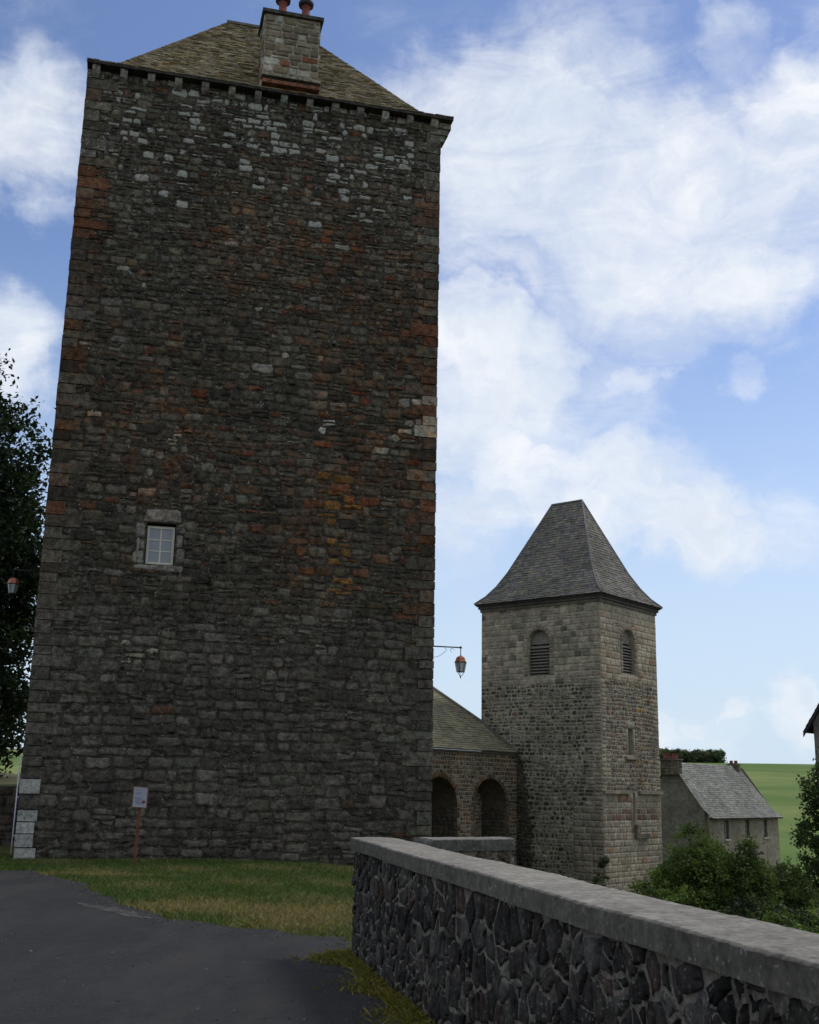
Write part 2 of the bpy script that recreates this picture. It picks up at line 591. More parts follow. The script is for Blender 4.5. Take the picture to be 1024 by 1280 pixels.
def tile_roof(M, left, right, rowh, tw, colfun, thick=0.025, lift=0.03, r=rng, under=True):
    """a slope laid with rows of stone slates between two edge polylines (eave first)"""
    left = [Vector(p) for p in left]
    right = [Vector(p) for p in right]
    L = sum((b - a).length for a, b in zip(left, left[1:]))
    n = max(2, int(L / rowh))
    for i in range(n):
        t0, t1 = i / n, min(1.0, (i + 1.35) / n)
        a0, b0, a1, b1 = lerp_poly(left, t0), lerp_poly(right, t0), lerp_poly(left, t1), lerp_poly(right, t1)
        wd = (b0 - a0).length
        x = -r.uniform(0, tw[0])
        nrm = (b0 - a0).cross(a1 - a0)
        if nrm.length < 1e-6:
            nrm = (b0 - a0).cross(b1 - a0)
        nrm.normalize()
        while x < wd - .02:
            w_ = r.uniform(*tw)
            s0, s1 = max(0, x) / wd, min(wd, x + w_) / wd
            if wd - (x + w_) < tw[0] * .5:
                s1 = 1.0
                w_ = wd - x + .01
            g = .004 / wd
            p = [a0.lerp(b0, s0 + g), a0.lerp(b0, s1 - g), a1.lerp(b1, s1 - g), a1.lerp(b1, s0 + g)]
            dn = (p[0] - p[3])
            if dn.length > 1e-6:
                dn.normalize()
            e0, e1 = r.uniform(-.02, .025), r.uniform(-.02, .025)
            lf = lift * r.uniform(.8, 1.5)
            q = [p[0] + dn * e0 + nrm * lf, p[1] + dn * e1 + nrm * lf * r.uniform(.8, 1.2), p[2] + nrm * .004, p[3] + nrm * .004]
            lo = [v - nrm * thick for v in q]
            c_, l_ = colfun((s0 + s1) / 2, i / n, r)
            M.add(q + lo, [(0, 1, 2, 3), (4, 5, 1, 0), (5, 6, 2, 1), (7, 4, 0, 3)], c_, l_)
            x += w_
    if under:
        k = 8
        vs = []
        for i in range(k + 1):
            vs += [lerp_poly(left, i / k) , lerp_poly(right, i / k)]
        M.add([v - Vector((0, 0, .03)) for v in vs], [(2 * i, 2 * i + 1, 2 * i + 3, 2 * i + 2) for i in range(k)], (.05, .045, .04))


def vary(c, r, a=.25):
    k = r.uniform(1 - a, 1 + a)
    return tuple(max(.004, x * k * r.uniform(.96, 1.04)) for x in c)


Z = Vector((0, 0, 1))

# ------------------------------------------------------------------ the ground
def sst(a, b, x):
    t = np.clip((x - a) / (b - a), 0, 1)
    return t * t * (3 - 2 * t)


VP_Y = [-100, 0, 13, 40, 60, 85, 115, 180, 300, 450, 600, 680, 900, 2000]
VP_Z = [-3, -2.2, -2.0, -3.0, -3.3, -4.2, -4.0, -1.0, 4.6, 11.2, 17.0, 17.7, 16, 2]


def ground_h(x, y):
    x = np.asarray(x, float)
    y = np.asarray(y, float)
    prof = np.interp(y, VP_Y, VP_Z)
    right = sst(2.6, 8.0, x + .21 * (y - 3.0) * (y < 14) + (y >= 14) * (2.3 - .02 * (y - 14)))
    wq = np.maximum(right, sst(42, 75, y))
    hz = wq * prof
    dip = -.25 * sst(-3, 1.5, x) * sst(16.5, 22, y) * (1 - wq)
    und = 0.7 * np.sin(x * .013 + 1.2) * np.sin(y * .009) * sst(110, 250, y)
    return hz + dip + und


def axis(lo, hi, n, c, k):
    t = np.linspace(-1, 1, n)
    s = np.sinh(t * k) / np.sinh(k)
    return np.where(s < 0, c + s * (c - lo), c + s * (hi - c))


xs = axis(-900, 1300, 170, 0, 5.0)
ys = axis(-150, 1900, 170, 16, 5.0)
X, Y = np.meshgrid(xs, ys)
H = ground_h(X, Y)
me = bpy.data.meshes.new('ground')
nx, ny = len(xs), len(ys)
vv = np.stack([X.ravel(), Y.ravel(), H.ravel()], 1)
ff = [(j * nx + i, j * nx + i + 1, (j + 1) * nx + i + 1, (j + 1) * nx + i) for j in range(ny - 1) for i in range(nx - 1)]
me.from_pydata(vv.tolist(), [], ff)
me.polygons.foreach_set('use_smooth', np.ones(len(ff), dtype=bool))
gmt, t, bs = new_mat('meadow')
co = t.n('ShaderNodeTexCoord').outputs['Object']
g1 = t.noise(co, 0.6, 6, 0.6)
g2 = t.noise(co, 9.0, 5, 0.65)
g3 = t.noise(t.map(co, (.012, .010, .05), rot=(0, 0, .5)), 1.0, 7, 0.62)
c = t.mix(t.rng(g1, .35, .68), (.058, .075, .018), (.12, .105, .04))
c = t.mix(t.rng(g2, .3, .75, 0, .6), c, (.040, .052, .014))
far = t.mix(t.rng(g3, .41, .60), (.105, .168, .040), (.215, .25, .078))
sp = t.n('ShaderNodeSeparateXYZ')
t.put(sp.inputs[0], co)
c = t.mix(t.rng(sp.outputs['Y'], 55, 100), c, t.mix(t.rng(t.noise(co, .22, 6, .65), .42, .72, 0, .55), far, (.125, .16, .040)))
t.put(bs.inputs['Base Color'], c)
bs.inputs['Roughness'].default_value = 1.0
bs.inputs['Specular IOR Level'].default_value = 0.1
bp = t.n('ShaderNodeBump')
bp.inputs['Strength'].default_value = .5
bp.inputs['Distance'].default_value = .05
t.put(bp.inputs['Height'], g2)
t.link(bp.outputs[0], bs.inputs['Normal'])
me.materials.append(gmt)
go = bpy.data.objects.new('ground', me)
COL.objects.link(go)
tag(go, kind='structure')

# road: one asphalt sheet, with an uneven edge against the grass
edge = [(-40, 20.2), (-14, 21.0), (-7.2, 22.6), (-6.9, 22.5), (-6.2, 21.35), (-5.5, 20.5), (-4.45, 18.0), (-3.75, 16.6), (-2.9, 15.2), (-1.9, 14.45), (-1.4, 14.05), (-.68, 13.6), (-.42, 12.35)]
pts = []
for (a, b) in zip(edge, edge[1:]):
    d = math.hypot(b[0] - a[0], b[1] - a[1])
    k = max(1, int(d / .12)) if a[0] > -15 else 4
    for i in range(k):
        s = i / k
        jx = rng.gauss(0, .028)
        jy = rng.gauss(0, .045) + .08 * math.sin(7 * (a[0] + (b[0] - a[0]) * s))
        pts.append((a[0] + (b[0] - a[0]) * s + jx, a[1] + (b[1] - a[1]) * s + jy))
pts.append(edge[-1])
pts += [(.0, 10.2), (.2, 9.1), (.62, 7.0), (1.05, 5.0), (2.3, -1.2), (3.5, -7), (-40, -12)]
tri = tessellate_polygon([[Vector((a, b, 0)) for a, b in pts]])
me = bpy.data.meshes.new('road')
me.from_pydata([(a, b, max(0.0, float(ground_h(a, b))) + .008) for a, b in pts], [], [tuple(q) for q in tri])
rm, t, bs = new_mat('asphalt')
co = t.n('ShaderNodeTexCoord').outputs['Object']
a1 = t.noise(co, .35, 5, .6)
a2 = t.noise(co, 55, 4, .7)
a3 = t.noise(t.map(co, (1.0, .25, 1), rot=(0, 0, -.2)), 1.1, 6, .65)
vo = t.n('ShaderNodeTexVoronoi')
t.put(vo.inputs['Vector'], co)
vo.inputs['Scale'].default_value = 30
c = t.mix(t.rng(a1, .3, .7), (.014, .014, .0152), (.021, .0205, .021))
c = t.mix(t.rng(a3, .42, .66, 0, .85), c, (.038, .035, .032))
c = t.mix(t.rng(t.noise(co, 4.5, 7, .72), .44, .68, 0, .55), c, (.034, .032, .031))
c = t.mix(t.rng(vo.outputs['Distance'], .10, .26, .6, 0), c, (.095, .091, .088))
c = t.mix(t.rng(a2, .58, .70, 0, .7), c, (.009, .009, .010))
t.put(bs.inputs['Base Color'], c)
bs.inputs['Roughness'].default_value = .88
bs.inputs['Specular IOR Level'].default_value = .3
bp = t.n('ShaderNodeBump')
bp.inputs['Strength'].default_value = .6
bp.inputs['Distance'].default_value = .008
t.put(bp.inputs['Height'], t.math('ADD', a2, vo.outputs['Distance']))
t.link(bp.outputs[0], bs.inputs['Normal'])
me.materials.append(rm)
ro = bpy.data.objects.new('road', me)
COL.objects.link(ro)
tag(ro, kind='structure')

# strip of pale grit washed along the road edge
gp = []
line = [(-4.6, 17.0), (-4.2, 16.5), (-3.75, 15.95), (-3.35, 15.35), (-2.85, 14.95)]
for s_, side in ((1, .16), (-1, .16)):
    seq = []
    for i, (a, b) in enumerate(zip(line, line[1:])):
        for k in range(6):
            q = k / 6
            tt = (i + q) / (len(line) - 1)
            wd = side * math.sin(math.pi * tt) * rng.uniform(.55, 1.2)
            seq.append((a[0] + (b[0] - a[0]) * q + s_ * wd, a[1] + (b[1] - a[1]) * q + s_ * wd * .5))
    gp += seq if s_ > 0 else seq[::-1]
tri = tessellate_polygon([[Vector((a, b, 0)) for a, b in gp]])
me = bpy.data.meshes.new('grit_strip')
me.from_pydata([(a, b, .011) for a, b in gp], [], [tuple(q) for q in tri])
pgm, t, bs = new_mat('pale_grit')
co = t.n('ShaderNodeTexCoord').outputs['Object']
c = t.mix(t.rng(t.noise(co, 5.0, 8, .75), .44, .60), (.018, .0175, .017), (.095, .086, .066))
c = t.mix(t.rng(t.noise(co, 60, 3, .6), .55, .7, 0, .6), c, (.04, .038, .03))
t.put(bs.inputs['Base Color'], c)
bs.inputs['Roughness'].default_value = 1.0
me.materials.append(pgm)
gr = bpy.data.objects.new('grit_strip', me)
COL.objects.link(gr)
tag(gr, kind='structure')

# ------------------------------------------------------------------ the keep
KA = R(14.0)
ku = Vector((math.cos(KA), math.sin(KA), 0))
kn = Vector((math.sin(KA), -math.cos(KA), 0))
KO = Vector((-8.296, 25.643, 0))
KW, KD, KH = 9.20, 9.4, 19.12
keep = thing('stone_keep', KO, 'huge dark square stone keep with a small white window and a chimney on its roof', 'tower')

nzv = [rng.uniform(0, 6.28) for _ in range(12)]


def pn(u, z, s=1.0, k=0):
    """smooth 0..1 field for patches of stone kinds"""
    v = math.sin(u * .9 * s + nzv[k]) + math.sin(z * .7 * s + nzv[k + 1]) + math.sin((u * .6 + z * .8) * s + nzv[k + 2]) + math.sin((u * 1.1 - z * .5) * s * 1.4 + nzv[k + 3])
    return .5 + v / 8


def keep_col(u, z, r, edge=None):
    x = r.random()
    rust = .08
    if 5.5 < z < 16.5:
        rust = .07 + .75 * max(0, pn(u, z, 1.0, 0) - .36) * (1 if u > 2 else .6)
        if 2.6 < u < 6.5 and 7.5 < z < 11:
            rust += .16
    lich = .24 + .30 * max(0, pn(u, z, 1.6, 4) - .45)
    if z > 12:
        lich += .34 * ((z - 12) / 7) ** 1.3 + .22 * (pn(u, z, 2.3, 6) - .5)
        lich = max(.1, min(.66, lich + r.uniform(-.16, .12)))
    base = (.055, .049, .037)
    if z < 5.5:
        base = (.060, .055, .046)
        rust = .015
        lich = .28 + .2 * max(0, pn(u, z, 1.8, 4) - .5)
    elif z > 13.5:
        base = (.062, .056, .043)
    if u > KW - .75 and 4.6 < z < 17:
        rust = .6
    if u < .8 and 13.3 < z < 16.9:
        rust = .85
    if u < .7 and 6.5 < z < 9:
        rust = .3
    # orange growth under the middle
    if 6.2 < u < 7.3 and 6.0 < z < 9.0 and x < .42 * math.exp(-((u - 6.75) / .4) ** 2):
        return vary((.115, .062, .020), r, .3), lich
    # pale stones
    if u > KW - 1.0 and (11.05 < z < 11.28 or 10.35 < z < 10.75):
        return vary((.20, .19, .16), r, .3), .6
    if u < .46 and .1 < z < 1.0 or (u < .4 and 1.25 < z < 1.55):
        return vary((.25, .25, .245), r, .35), .75
    if abs(u - 6.35) < .12 and abs(z - 10.35) < .25 and r.random() < .7:
        return (.36, .36, .34), .2
    if abs(u - .65) < .14 and abs(z - 6.95) < .14:
        return (.26, .22, .14), .2
    # pale patch of repairs over and round the window
    dpt = math.hypot((u - 2.7) / 1.15, (z - 8.4) / 1.25)
    if dpt < 1 and x < .35:
        return vary((.115, .105, .082), r, .25), .45
    if abs(u - 2.75) < .16 and abs(z - 9.65) < .16:
        return (.24, .22, .17), .2
    if 1.9 < u < 3.2 and 4.0 < z < 4.7 and x < .3:
        return vary((.15, .14, .11), r, .25), .3
    if z > 15.2 and .7 < u < KW - .7 and x < .30 * (z - 15.2) / 3:
        return vary((.17, .165, .14), r, .45), .8
    if z > 9 and x < .018:
        return vary((.15, .142, .12), r, .45), .6
    if r.random() < rust:
        f_ = r.uniform(.15, .85)
        rc = (.098, .036, .016) if r.random() < .5 else (.075, .040, .022)
        return vary(tuple(a * (1 - f_) + b * f_ for a, b in zip(base, rc)), r, .25), lich * .8
    if r.random() < .12:
        return vary((.082, .076, .064), r, .25), lich
    return vary(base, r, .40 if z < 6 else .55), lich


kf = Face(KO, ku, kn, 0.0008)
kr = Face(KO + ku * KW, -kn, ku, 0.0)
kl = Face(KO - kn * KD, kn, -ku, 0.0)
kb = Face(KO + ku * KW - kn * KD, -ku, -kn, 0.0)
KMORT = (.042, .037, .029)
wall = MB()
WU0, WU1, WZ0, WZ1 = 2.26, 2.93, 6.58, 7.56     # the window opening
panel(wall, kf, 0, KW, -1.0, KH, [[(WU0, WZ0), (WU1, WZ0), (WU1, WZ1), (WU0, WZ1)]], .35, KMORT, .52)
panel(wall, kr, 0, KD, -1.0, KH, [], 0, KMORT, .1)
panel(wall, kl, 0, KD, -1.0, KH, [], 0, KMORT, .1)
panel(wall, kb, 0, KW, -1.0, KH, [], 0, KMORT, .1)


def k_h(z):
    if z < 5:
        return (.19, .30)
    if z < 13:
        return (.16, .27)
    return (.14, .24)


def k_w(u, z):
    if z < 5:
        return (.20, .66)
    if 2.0 < u < 3.6 and 7.6 < z < 10:
        return (.14, .34)
    if z < 13:
        return (.16, .56)
    return (.13, .42)


surround = rect_hole(2.02, 3.08, 6.5, 7.90)
# two bands so that small stones at mid width break the long courses
courses(wall, kf, .36, KW - .36, -.7, KH, k_h, k_w, keep_col, gap=.036, prot=.028, holes=[surround], q=.2, wave=.045, jit=.024, split=.42)
# corner stones: long and short in turn, square through both faces
for side in (0, 1):
    z = -.7
    k = 0
    while z < KH - .25:
        h = rng.uniform(.20, .34)
        ln = rng.uniform(.55, .85) if k % 2 else rng.uniform(.34, .44)
        if side == 0 and z < 1.6:
            ln = rng.uniform(.36, .44)
        ua, ub = (-.02, ln) if side == 0 else (KW - ln, KW + .02)
        c_, l_ = keep_col((ua + ub) / 2 + (.2 if side else -.2), z + h / 2, rng)
        dj, ej = rng.uniform(-.014, .010), rng.uniform(-.012, .012)
        ctr = kf.p((ua + ub) / 2 + (ej if side else -ej), z + h / 2, dj - .17)
        g = rng.uniform(.008, .016)
        wall.box(ctr, ku * ((ub - ua) / 2 - .008), kn * .21, Z * (h / 2 - g), c_, l_)
        z += h
        k += 1
for fc, wd in ((kr, KD), (kl, KD)):
    courses(wall, fc, .3, wd - .05, -.7, KH, lambda z: (.22, .36), lambda u, z: (.35, .9), lambda u, z, r: keep_col(4.5 + .1 * u, z, r), gap=.026, prot=.02, q=.25, wave=.03)
kwall = wall.build('wall', M_KEEP, keep)

# stones round the window
ws = MB()
pc = lambda r: vary((.135, .128, .112), r, .25)
stone(ws, kf, [(2.16, 7.58), (3.00, 7.58), (3.05, 7.64), (3.00, 7.86), (2.94, 7.90), (2.24, 7.88)], .04, (.140, .132, .118), .35)
for (a, b, z0, z1) in ((2.96, 3.16, 6.62, 6.98), (2.96, 3.10, 7.0, 7.3), (2.96, 3.14, 7.32, 7.56), (2.0, 2.23, 7.18, 7.54), (2.05, 2.23, 6.90, 7.15), (1.98, 2.23, 6.56, 6.88), (2.02, 3.14, 6.42, 6.555)):
    stone(ws, kf, rounded(a, b, z0, z1, .2), .035, pc(rng), .35)
stone(ws, kf, rounded(2.05, 2.115, 6.66, 7.18, .1, jit=.004), .06, (.22, .21, .19), .3)
ws.build('window_surround', M_KEEP, keep)
# the window: frame, glazing bars and panes
wf = MB()


def fbox(Mx, fc, u0, u1, z0, z1, d0, d1, col=(.5, .5, .5)):
    Mx.box(fc.p((u0 + u1) / 2, (z0 + z1) / 2, (d0 + d1) / 2), fc.U * ((u1 - u0) / 2), fc.N * ((d1 - d0) / 2), Z * ((z1 - z0) / 2), col)


def flat_window(root, fc, u0, u1, z0, z1, d, bar, cols, rows, fmat, gmat, name='window'):
    Mx = MB()
    fbox(Mx, fc, u0, u0 + bar, z0, z1, d - .05, d)
    fbox(Mx, fc, u1 - bar, u1, z0, z1, d - .05, d)
    fbox(Mx, fc, u0 + bar, u1 - bar, z0, z0 + bar, d - .05, d)
    fbox(Mx, fc, u0 + bar, u1 - bar, z1 - bar, z1, d - .05, d)
    thin = bar * .5
    for i in range(1, cols):
        x = u0 + bar + (u1 - u0 - 2 * bar) * i / cols
        fbox(Mx, fc, x - thin * .7, x + thin * .7, z0 + bar, z1 - bar, d - .045, d - .008)
    for j in range(1, rows):
        x = z0 + bar + (z1 - z0 - 2 * bar) * j / rows
        fbox(Mx, fc, u0 + bar, u1 - bar, x - thin * .5, x + thin * .5, d - .042, d - .012)
    f_ = Mx.build(name, fmat, root)
    G = MB()
    fbox(G, fc, u0 + bar * .5, u1 - bar * .5, z0 + bar * .5, z1 - bar * .5, d - .035, d - .025)
    G.build('pane', gmat, f_)
    return f_


flat_window(keep, kf, WU0 + .02, WU1 - .02, WZ0 + .01, WZ1 - .06, -.10, .055, 2, 3, M_WHITE, M_GLASS)
# eave: a thin dark slab on stone brackets
ev = MB()
EL, ER, EF, EZ = .03, .30, .26, KH + .02
c0 = [KO + ku * (-EL) + kn * EF, KO + ku * (KW + ER) + kn * EF, KO + ku * (KW + ER) - kn * (KD + .3), KO - ku * EL - kn * (KD + .3)]
ev.add([p + Z * EZ for p in c0] + [p + Z * (EZ + .07) for p in c0], [(3, 2, 1, 0), (4, 5, 6, 7), (0, 1, 5, 4), (1, 2, 6, 5), (2, 3, 7, 6), (3, 0, 4, 7)], (.030, .027, .025))
ev.build('eave', M_KEEP, keep)
nb = 13
for i in range(nb + 1):
    u = .20 + (KW - .40) * i / nb
    cb = MB()
    P = [(0, 0), (.21, 0), (.21, -.10), (.16, -.20), (.05, -.27), (0, -.27)]
    hw = .085 * rng.uniform(.9, 1.15)
    vs = [kf.p(u - hw, EZ + z, d) for d, z in P] + [kf.p(u + hw, EZ + z, d) for d, z in P]
    n = len(P)
    cb.add(vs, [tuple(range(n)), tuple(range(n, 2 * n))[::-1]] + [(k, (k + 1) % n, n + (k + 1) % n, n + k) for k in range(n)], vary((.15, .145, .13), rng), .4)
    cb.build('bracket', M_KEEP, keep)
# stepped stones that carry the eave at the right and left corners
cs = MB()
for k, (o_, h0) in enumerate(((.24, .10), (.17, .28), (.09, .46))):
    cs.box(kf.p(KW - .12 + o_ / 2, EZ - h0, -.12), ku * (.16 + o_ / 2), kn * (.22 - .03 * k), Z * .084, vary((.12, .112, .095), rng, .15), .5)
cs.build('corner_corbel', M_KEEP, keep)


# roof: hipped, short ridge, flatter near the eaves
def keep_tile(s, t_, r):
    c_ = (.215, .180, .108)
    if r.random() < .25:
        c_ = (.165, .147, .105)
    if r.random() < .18:
        c_ = (.225, .205, .155)
    if r.random() < .10:
        c_ = (.17, .115, .045)
    return vary(c_, r, .20), .35


RZ = EZ + .07
e_fl, e_fr = KO - ku * EL + kn * EF + Z * RZ, KO + ku * (KW + ER) + kn * EF + Z * RZ
e_bl, e_br = KO - ku * EL - kn * (KD + .3) + Z * RZ, KO + ku * (KW + ER) - kn * (KD + .3) + Z * RZ
KN_ = .50
kfl = KO + ku * (KN_ - EL) + kn * (EF - KN_) + Z * (RZ + .17)
kfr = KO + ku * (KW + ER - KN_) + kn * (EF - KN_) + Z * (RZ + .17)
kbl = KO + ku * (KN_ - EL) - kn * (KD + .3 - KN_) + Z * (RZ + .17)
kbr = KO + ku * (KW + ER - KN_) - kn * (KD + .3 - KN_) + Z * (RZ + .17)
rl = KO + ku * 3.62 - kn * 4.5 + Z * 24.35
rr_ = KO + ku * 6.05 - kn * 4.5 + Z * 24.35
rf = MB()
tile_roof(rf, [e_fl, kfl, rl], [e_fr, kfr, rr_], .115, (.13, .28), keep_tile, thick=.022, lift=.028)
tile_roof(rf, [e_fr, kfr, rr_], [e_br, kbr, rr_ + kn * -.02], .13, (.15, .30), keep_tile, thick=.022, lift=.028)
tile_roof(rf, [e_br, kbr, rr_], [e_bl, kbl, rl], .26, (.35, .6), keep_tile, thick=.03, lift=.04)
tile_roof(rf, [e_bl, kbl, rl], [e_fl, kfl, rl + kn * .02], .13, (.15, .30), keep_tile, thick=.022, lift=.028)
for i in range(9):   # ridge stones
    a = rl.lerp(rr_, (i + .5) / 9)
    rf.box(a - Z * .01, ku * .15, kn * .12, Z * .04, vary((.13, .12, .09), rng), .4)
rf.build('roof', M_TILE, keep)

# chimney on the front slope
CHU0, CHU1, CHD = 4.37, 5.84, .16
ch = MB()
cf = Face(KO - kn * CHD, ku, kn)
CHZ0, CHZ1 = RZ - .05, 21.72
CHDEP = .95
for fc, wd in ((Face(KO - kn * CHD + ku * CHU0, ku, kn), CHU1 - CHU0), (Face(KO - kn * CHD + ku * CHU1, -kn, ku), CHDEP),
               (Face(KO - kn * (CHD + CHDEP) + ku * CHU0, kn, -ku), CHDEP), (Face(KO - kn * (CHD + CHDEP) + ku * CHU1, -ku, -kn), CHU1 - CHU0)):
    panel(ch, fc, 0, wd, CHZ0, CHZ1, [], 0, (.235, .215, .17), .3)

    def ch_col(u, z, r):
        x = r.random()
        if x < .05:
            return vary((.15, .065, .035), r), .2
        if x < .28:
            return vary((.27, .26, .225), r), .6
        return vary((.140, .120, .088), r, .3), .35
    courses(ch, fc, 0, wd, CHZ0 + .35, CHZ1, lambda z: (.17, .25), lambda u, z: (.20, .48), ch_col, gap=.022, prot=.03, q=.16, jit=.008)
chim = ch.build('chimney', M_CHURCH, keep)
cp = MB()
cc = KO - kn * (CHD + CHDEP / 2) + ku * (CHU0 + CHU1) / 2
cp.box(cc + Z * (CHZ1 + .05), ku * ((CHU1 - CHU0) / 2 + .09), kn * (CHDEP / 2 + .09), Z * .05, (.050, .048, .042), .1)
cp.build('chimney_cap', M_KEEP, chim)
cp = MB()
cp.box(cc + kn * (CHDEP / 2 + .10) + Z * (CHZ0 + .60), ku * ((CHU1 - CHU0) / 2 + .05), kn * .13, Z * .035, (.16, .15, .12), .3)
cp.box(cc + kn * (CHDEP / 2 + .06) + Z * (CHZ0 + .50), ku * ((CHU1 - CHU0) / 2 - .01), kn * .08, Z * .062, (.03, .027, .025), .0)
cp.box(cc + kn * (CHDEP / 2 + .13) + Z * (CHZ0 + .385), ku * ((CHU1 - CHU0) / 2 + .02), kn * .13, Z * .05, (.13, .055, .035), .3)
cp.build('chimney_flashing', M_KEEP, chim)
for uu in (4.84, 5.47):
    pt = MB()
    b0 = KO + ku * uu - kn * (CHD + .22) + Z * (CHZ1 + .09)
    pt.lathe(b0, [(.15, 0), (.15, .06), (.115, .08), (.105, .44), (.13, .46)], 14)
    pot = pt.build('chimney_pot', M_TERRA, keep)
    hd = MB()
    hd.lathe(b0 + Z * .462, [(.10, 0), (.20, .03), (.21, .12), (.12, .20), (.03, .24)], 14)
    hd.build('cowl', M_SLATEDARK, pot)

# thin pale conductor down the left corner
pp = MB()
pp.tube([kf.p(-.06, 2.2, .03), kf.p(-.06, 1.0, .05), kf.p(-.065, .12, .05)], .014, 6)
for zz in (.5, 1.3, 2.0):
    pp.box(kf.p(-.045, zz, .02), ku * .025, kn * .03, Z * .012)
pp.build('down_conductor', M_PIPE, keep)

# ------------------------------------------------------------------ lanterns on iron arms
def make_lantern(label):
    """built at the origin: x runs out from the wall, arm height at z = 0"""
    t_ = thing('wall_lantern', (0, 0, 0), label, 'lantern', 'lanterns on the keep')
    a = MB()
    a.tube([(0, 0, 0), (.84, 0, 0)], .016, 8)
    a.box((.012, 0, 0), Vector((.012, 0, 0)), Vector((0, .04, 0)), Z * .09)
    a.lathe((.84, 0, -.03), [(.012, -.0), (.028, .012), (.032, .03), (.024, .05), (.008, .064)], 10)
    a.tube([(.84, 0, 0), (.84, 0, -.20)], .011, 8)
    a.build('arm', M_IRON, t_)
    s = MB()
    pts = [(.02, 0, -.25)] + [(.02 + .45 * q, 0, -.25 - .05 * math.sin(q * 2.2) + .21 * q ** 2.2) for q in [i / 10 for i in range(1, 11)]]
    s.tube(pts, .005, 6)
    s.tube([(.47 + .04 * q * math.cos(q * 4), 0, -.04 - .0 - .045 * q * math.sin(q * 4)) for q in [i / 14 for i in range(2, 15)]], .0045, 6)
    s.tube([(.62 + .045 * math.cos(q), 0, -.075 + .045 * math.sin(q)) for q in [i * .45 for i in range(0, 11)]], .0045, 6)
    s.tube([(.06 + .04 * math.cos(q), 0, -.07 + .04 * math.sin(q)) for q in [i * .45 for i in range(0, 11)]], .0045, 6)
    s.build('scroll', M_IRON, t_)
    cx = .84
    h = MB()
    r4 = math.pi / 4
    h.lathe((cx, 0, -.20), [(.03, 0), (.042, -.012), (.03, -.03), (.05, -.045)][::-1], 10)
    h.build('lamp_neck', M_IRON, t_)
    h = MB()
    h.lathe((cx, 0, -.36), [(.145, 0), (.147, .018), (.126, .05), (.114, .10), (.088, .130), (.04, .145)], 6, smooth=False)
    h.build('lamp_hood', M_LAMPRED, t_)
    g = MB()
    g.lathe((cx, 0, -.595), [(.088, 0), (.134, .222)], 6, smooth=False)
    g.build('lamp_glass', M_LAMPGLASS, t_)
    f = MB()
    for k in range(6):
        an = 2 * math.pi * k / 6
        d = Vector((math.cos(an), math.sin(an), 0))
        f.tube([Vector((cx, 0, -.37)) + d * .146, Vector((cx, 0, -.60)) + d * .098], .008, 6)
        if k % 2 == 0:
            f.tube([Vector((cx, 0, -.60)) + d * .098, Vector((cx, 0, -.66)) + d * .058, Vector((cx, 0, -.715)) + d * .004], .007, 6)
    f.lathe((cx, 0, -.372), [(.160, 0), (.160, .012)], 6, smooth=False)
    f.lathe((cx, 0, -.61), [(.102, 0), (.102, .012)], 6, smooth=False)
    f.lathe((cx, 0, -.76), [(.004, 0), (.018, .025), (.012, .055)], 8)
    f.build('lamp_frame', M_IRON, t_)
    return t_


lan = make_lantern('six-sided lantern with orange hood on iron arm over the arcade, right side of the keep')
lan.location = kf.p(KW + .012, 5.06, -.5)
lan.rotation_euler = (0, 0, KA)
l2 = lan.copy()
COL.objects.link(l2)
for c_ in list(lan.children):
    d_ = c_.copy()
    COL.objects.link(d_)
    d_.parent = l2
l2['label'] = 'six-sided lantern with orange hood in front of the dark tree, left side of the keep'
l2.location = kf.p(-.012, 6.80, -3.2)
l2.rotation_euler = (0, 0, KA + math.pi)

# ------------------------------------------------------------------ notice on a stake by the keep
NB = Vector((-5.52, 24.75, 0))
no = thing('notice_sign', NB, 'small white notice on a thin leaning brown wooden stake in front of the keep', 'sign')
pk = MB()
lean = Vector((.025, 0, 1)).normalized()
pk.box(NB + lean * .54, Vector((.029, 0, 0)), Vector((0, .022, 0)), lean * .72, (.2, .1, .05))
pk.build('stake', M_WOOD, no)
bo = MB()
SG = .74
bc = NB + lean * 1.36 + Vector((.0, -.045, 0))
bx_ = Vector((.985, .10, -.055)).normalized()
by_ = Vector((-.10, .99, 0)).normalized()
bo.box(bc, bx_ * (.205 * SG), by_ * .014, lean * (.285 * SG))
board = bo.build('board', M_PAPER, no)
tr = MB()
for s_ in (-1, 1):
    tr.box(bc + bx_ * (.205 * SG) * s_ - by_ * .002, bx_ * .010, by_ * .019, lean * (.295 * SG))
    tr.box(bc + lean * (.285 * SG) * s_ - by_ * .002, bx_ * (.194 * SG), by_ * .019, lean * .010)
tr.build('board_edging', M_WOOD, no)
ik = MB()
for (a, b, wd) in ((-.05, .20, .10), (-.06, .115, .085), (-.045, .085, .07), (-.05, -.02, .10), (-.03, -.055, .09), (-.06, -.10, .07), (-.03, -.135, .085), (-.02, -.18, .09)):
    ik.box(bc + bx_ * (a * SG) + lean * (b * SG) - by_ * .0165, bx_ * (wd * SG), by_ * .0015, lean * .009)
ik.build('printed_lines', M_INK, board)
ik = MB()
ik.lathe((0, 0, 0), [(.045, 0), (.045, .003)], 14)
ik.v = [tuple(bc + bx_ * ((.11 + v[0]) * SG) + lean * ((-.12 + v[1]) * SG) - by_ * (.0150 + v[2])) for v in ik.v]
ik.build('printed_emblem', M_REDINK, board)

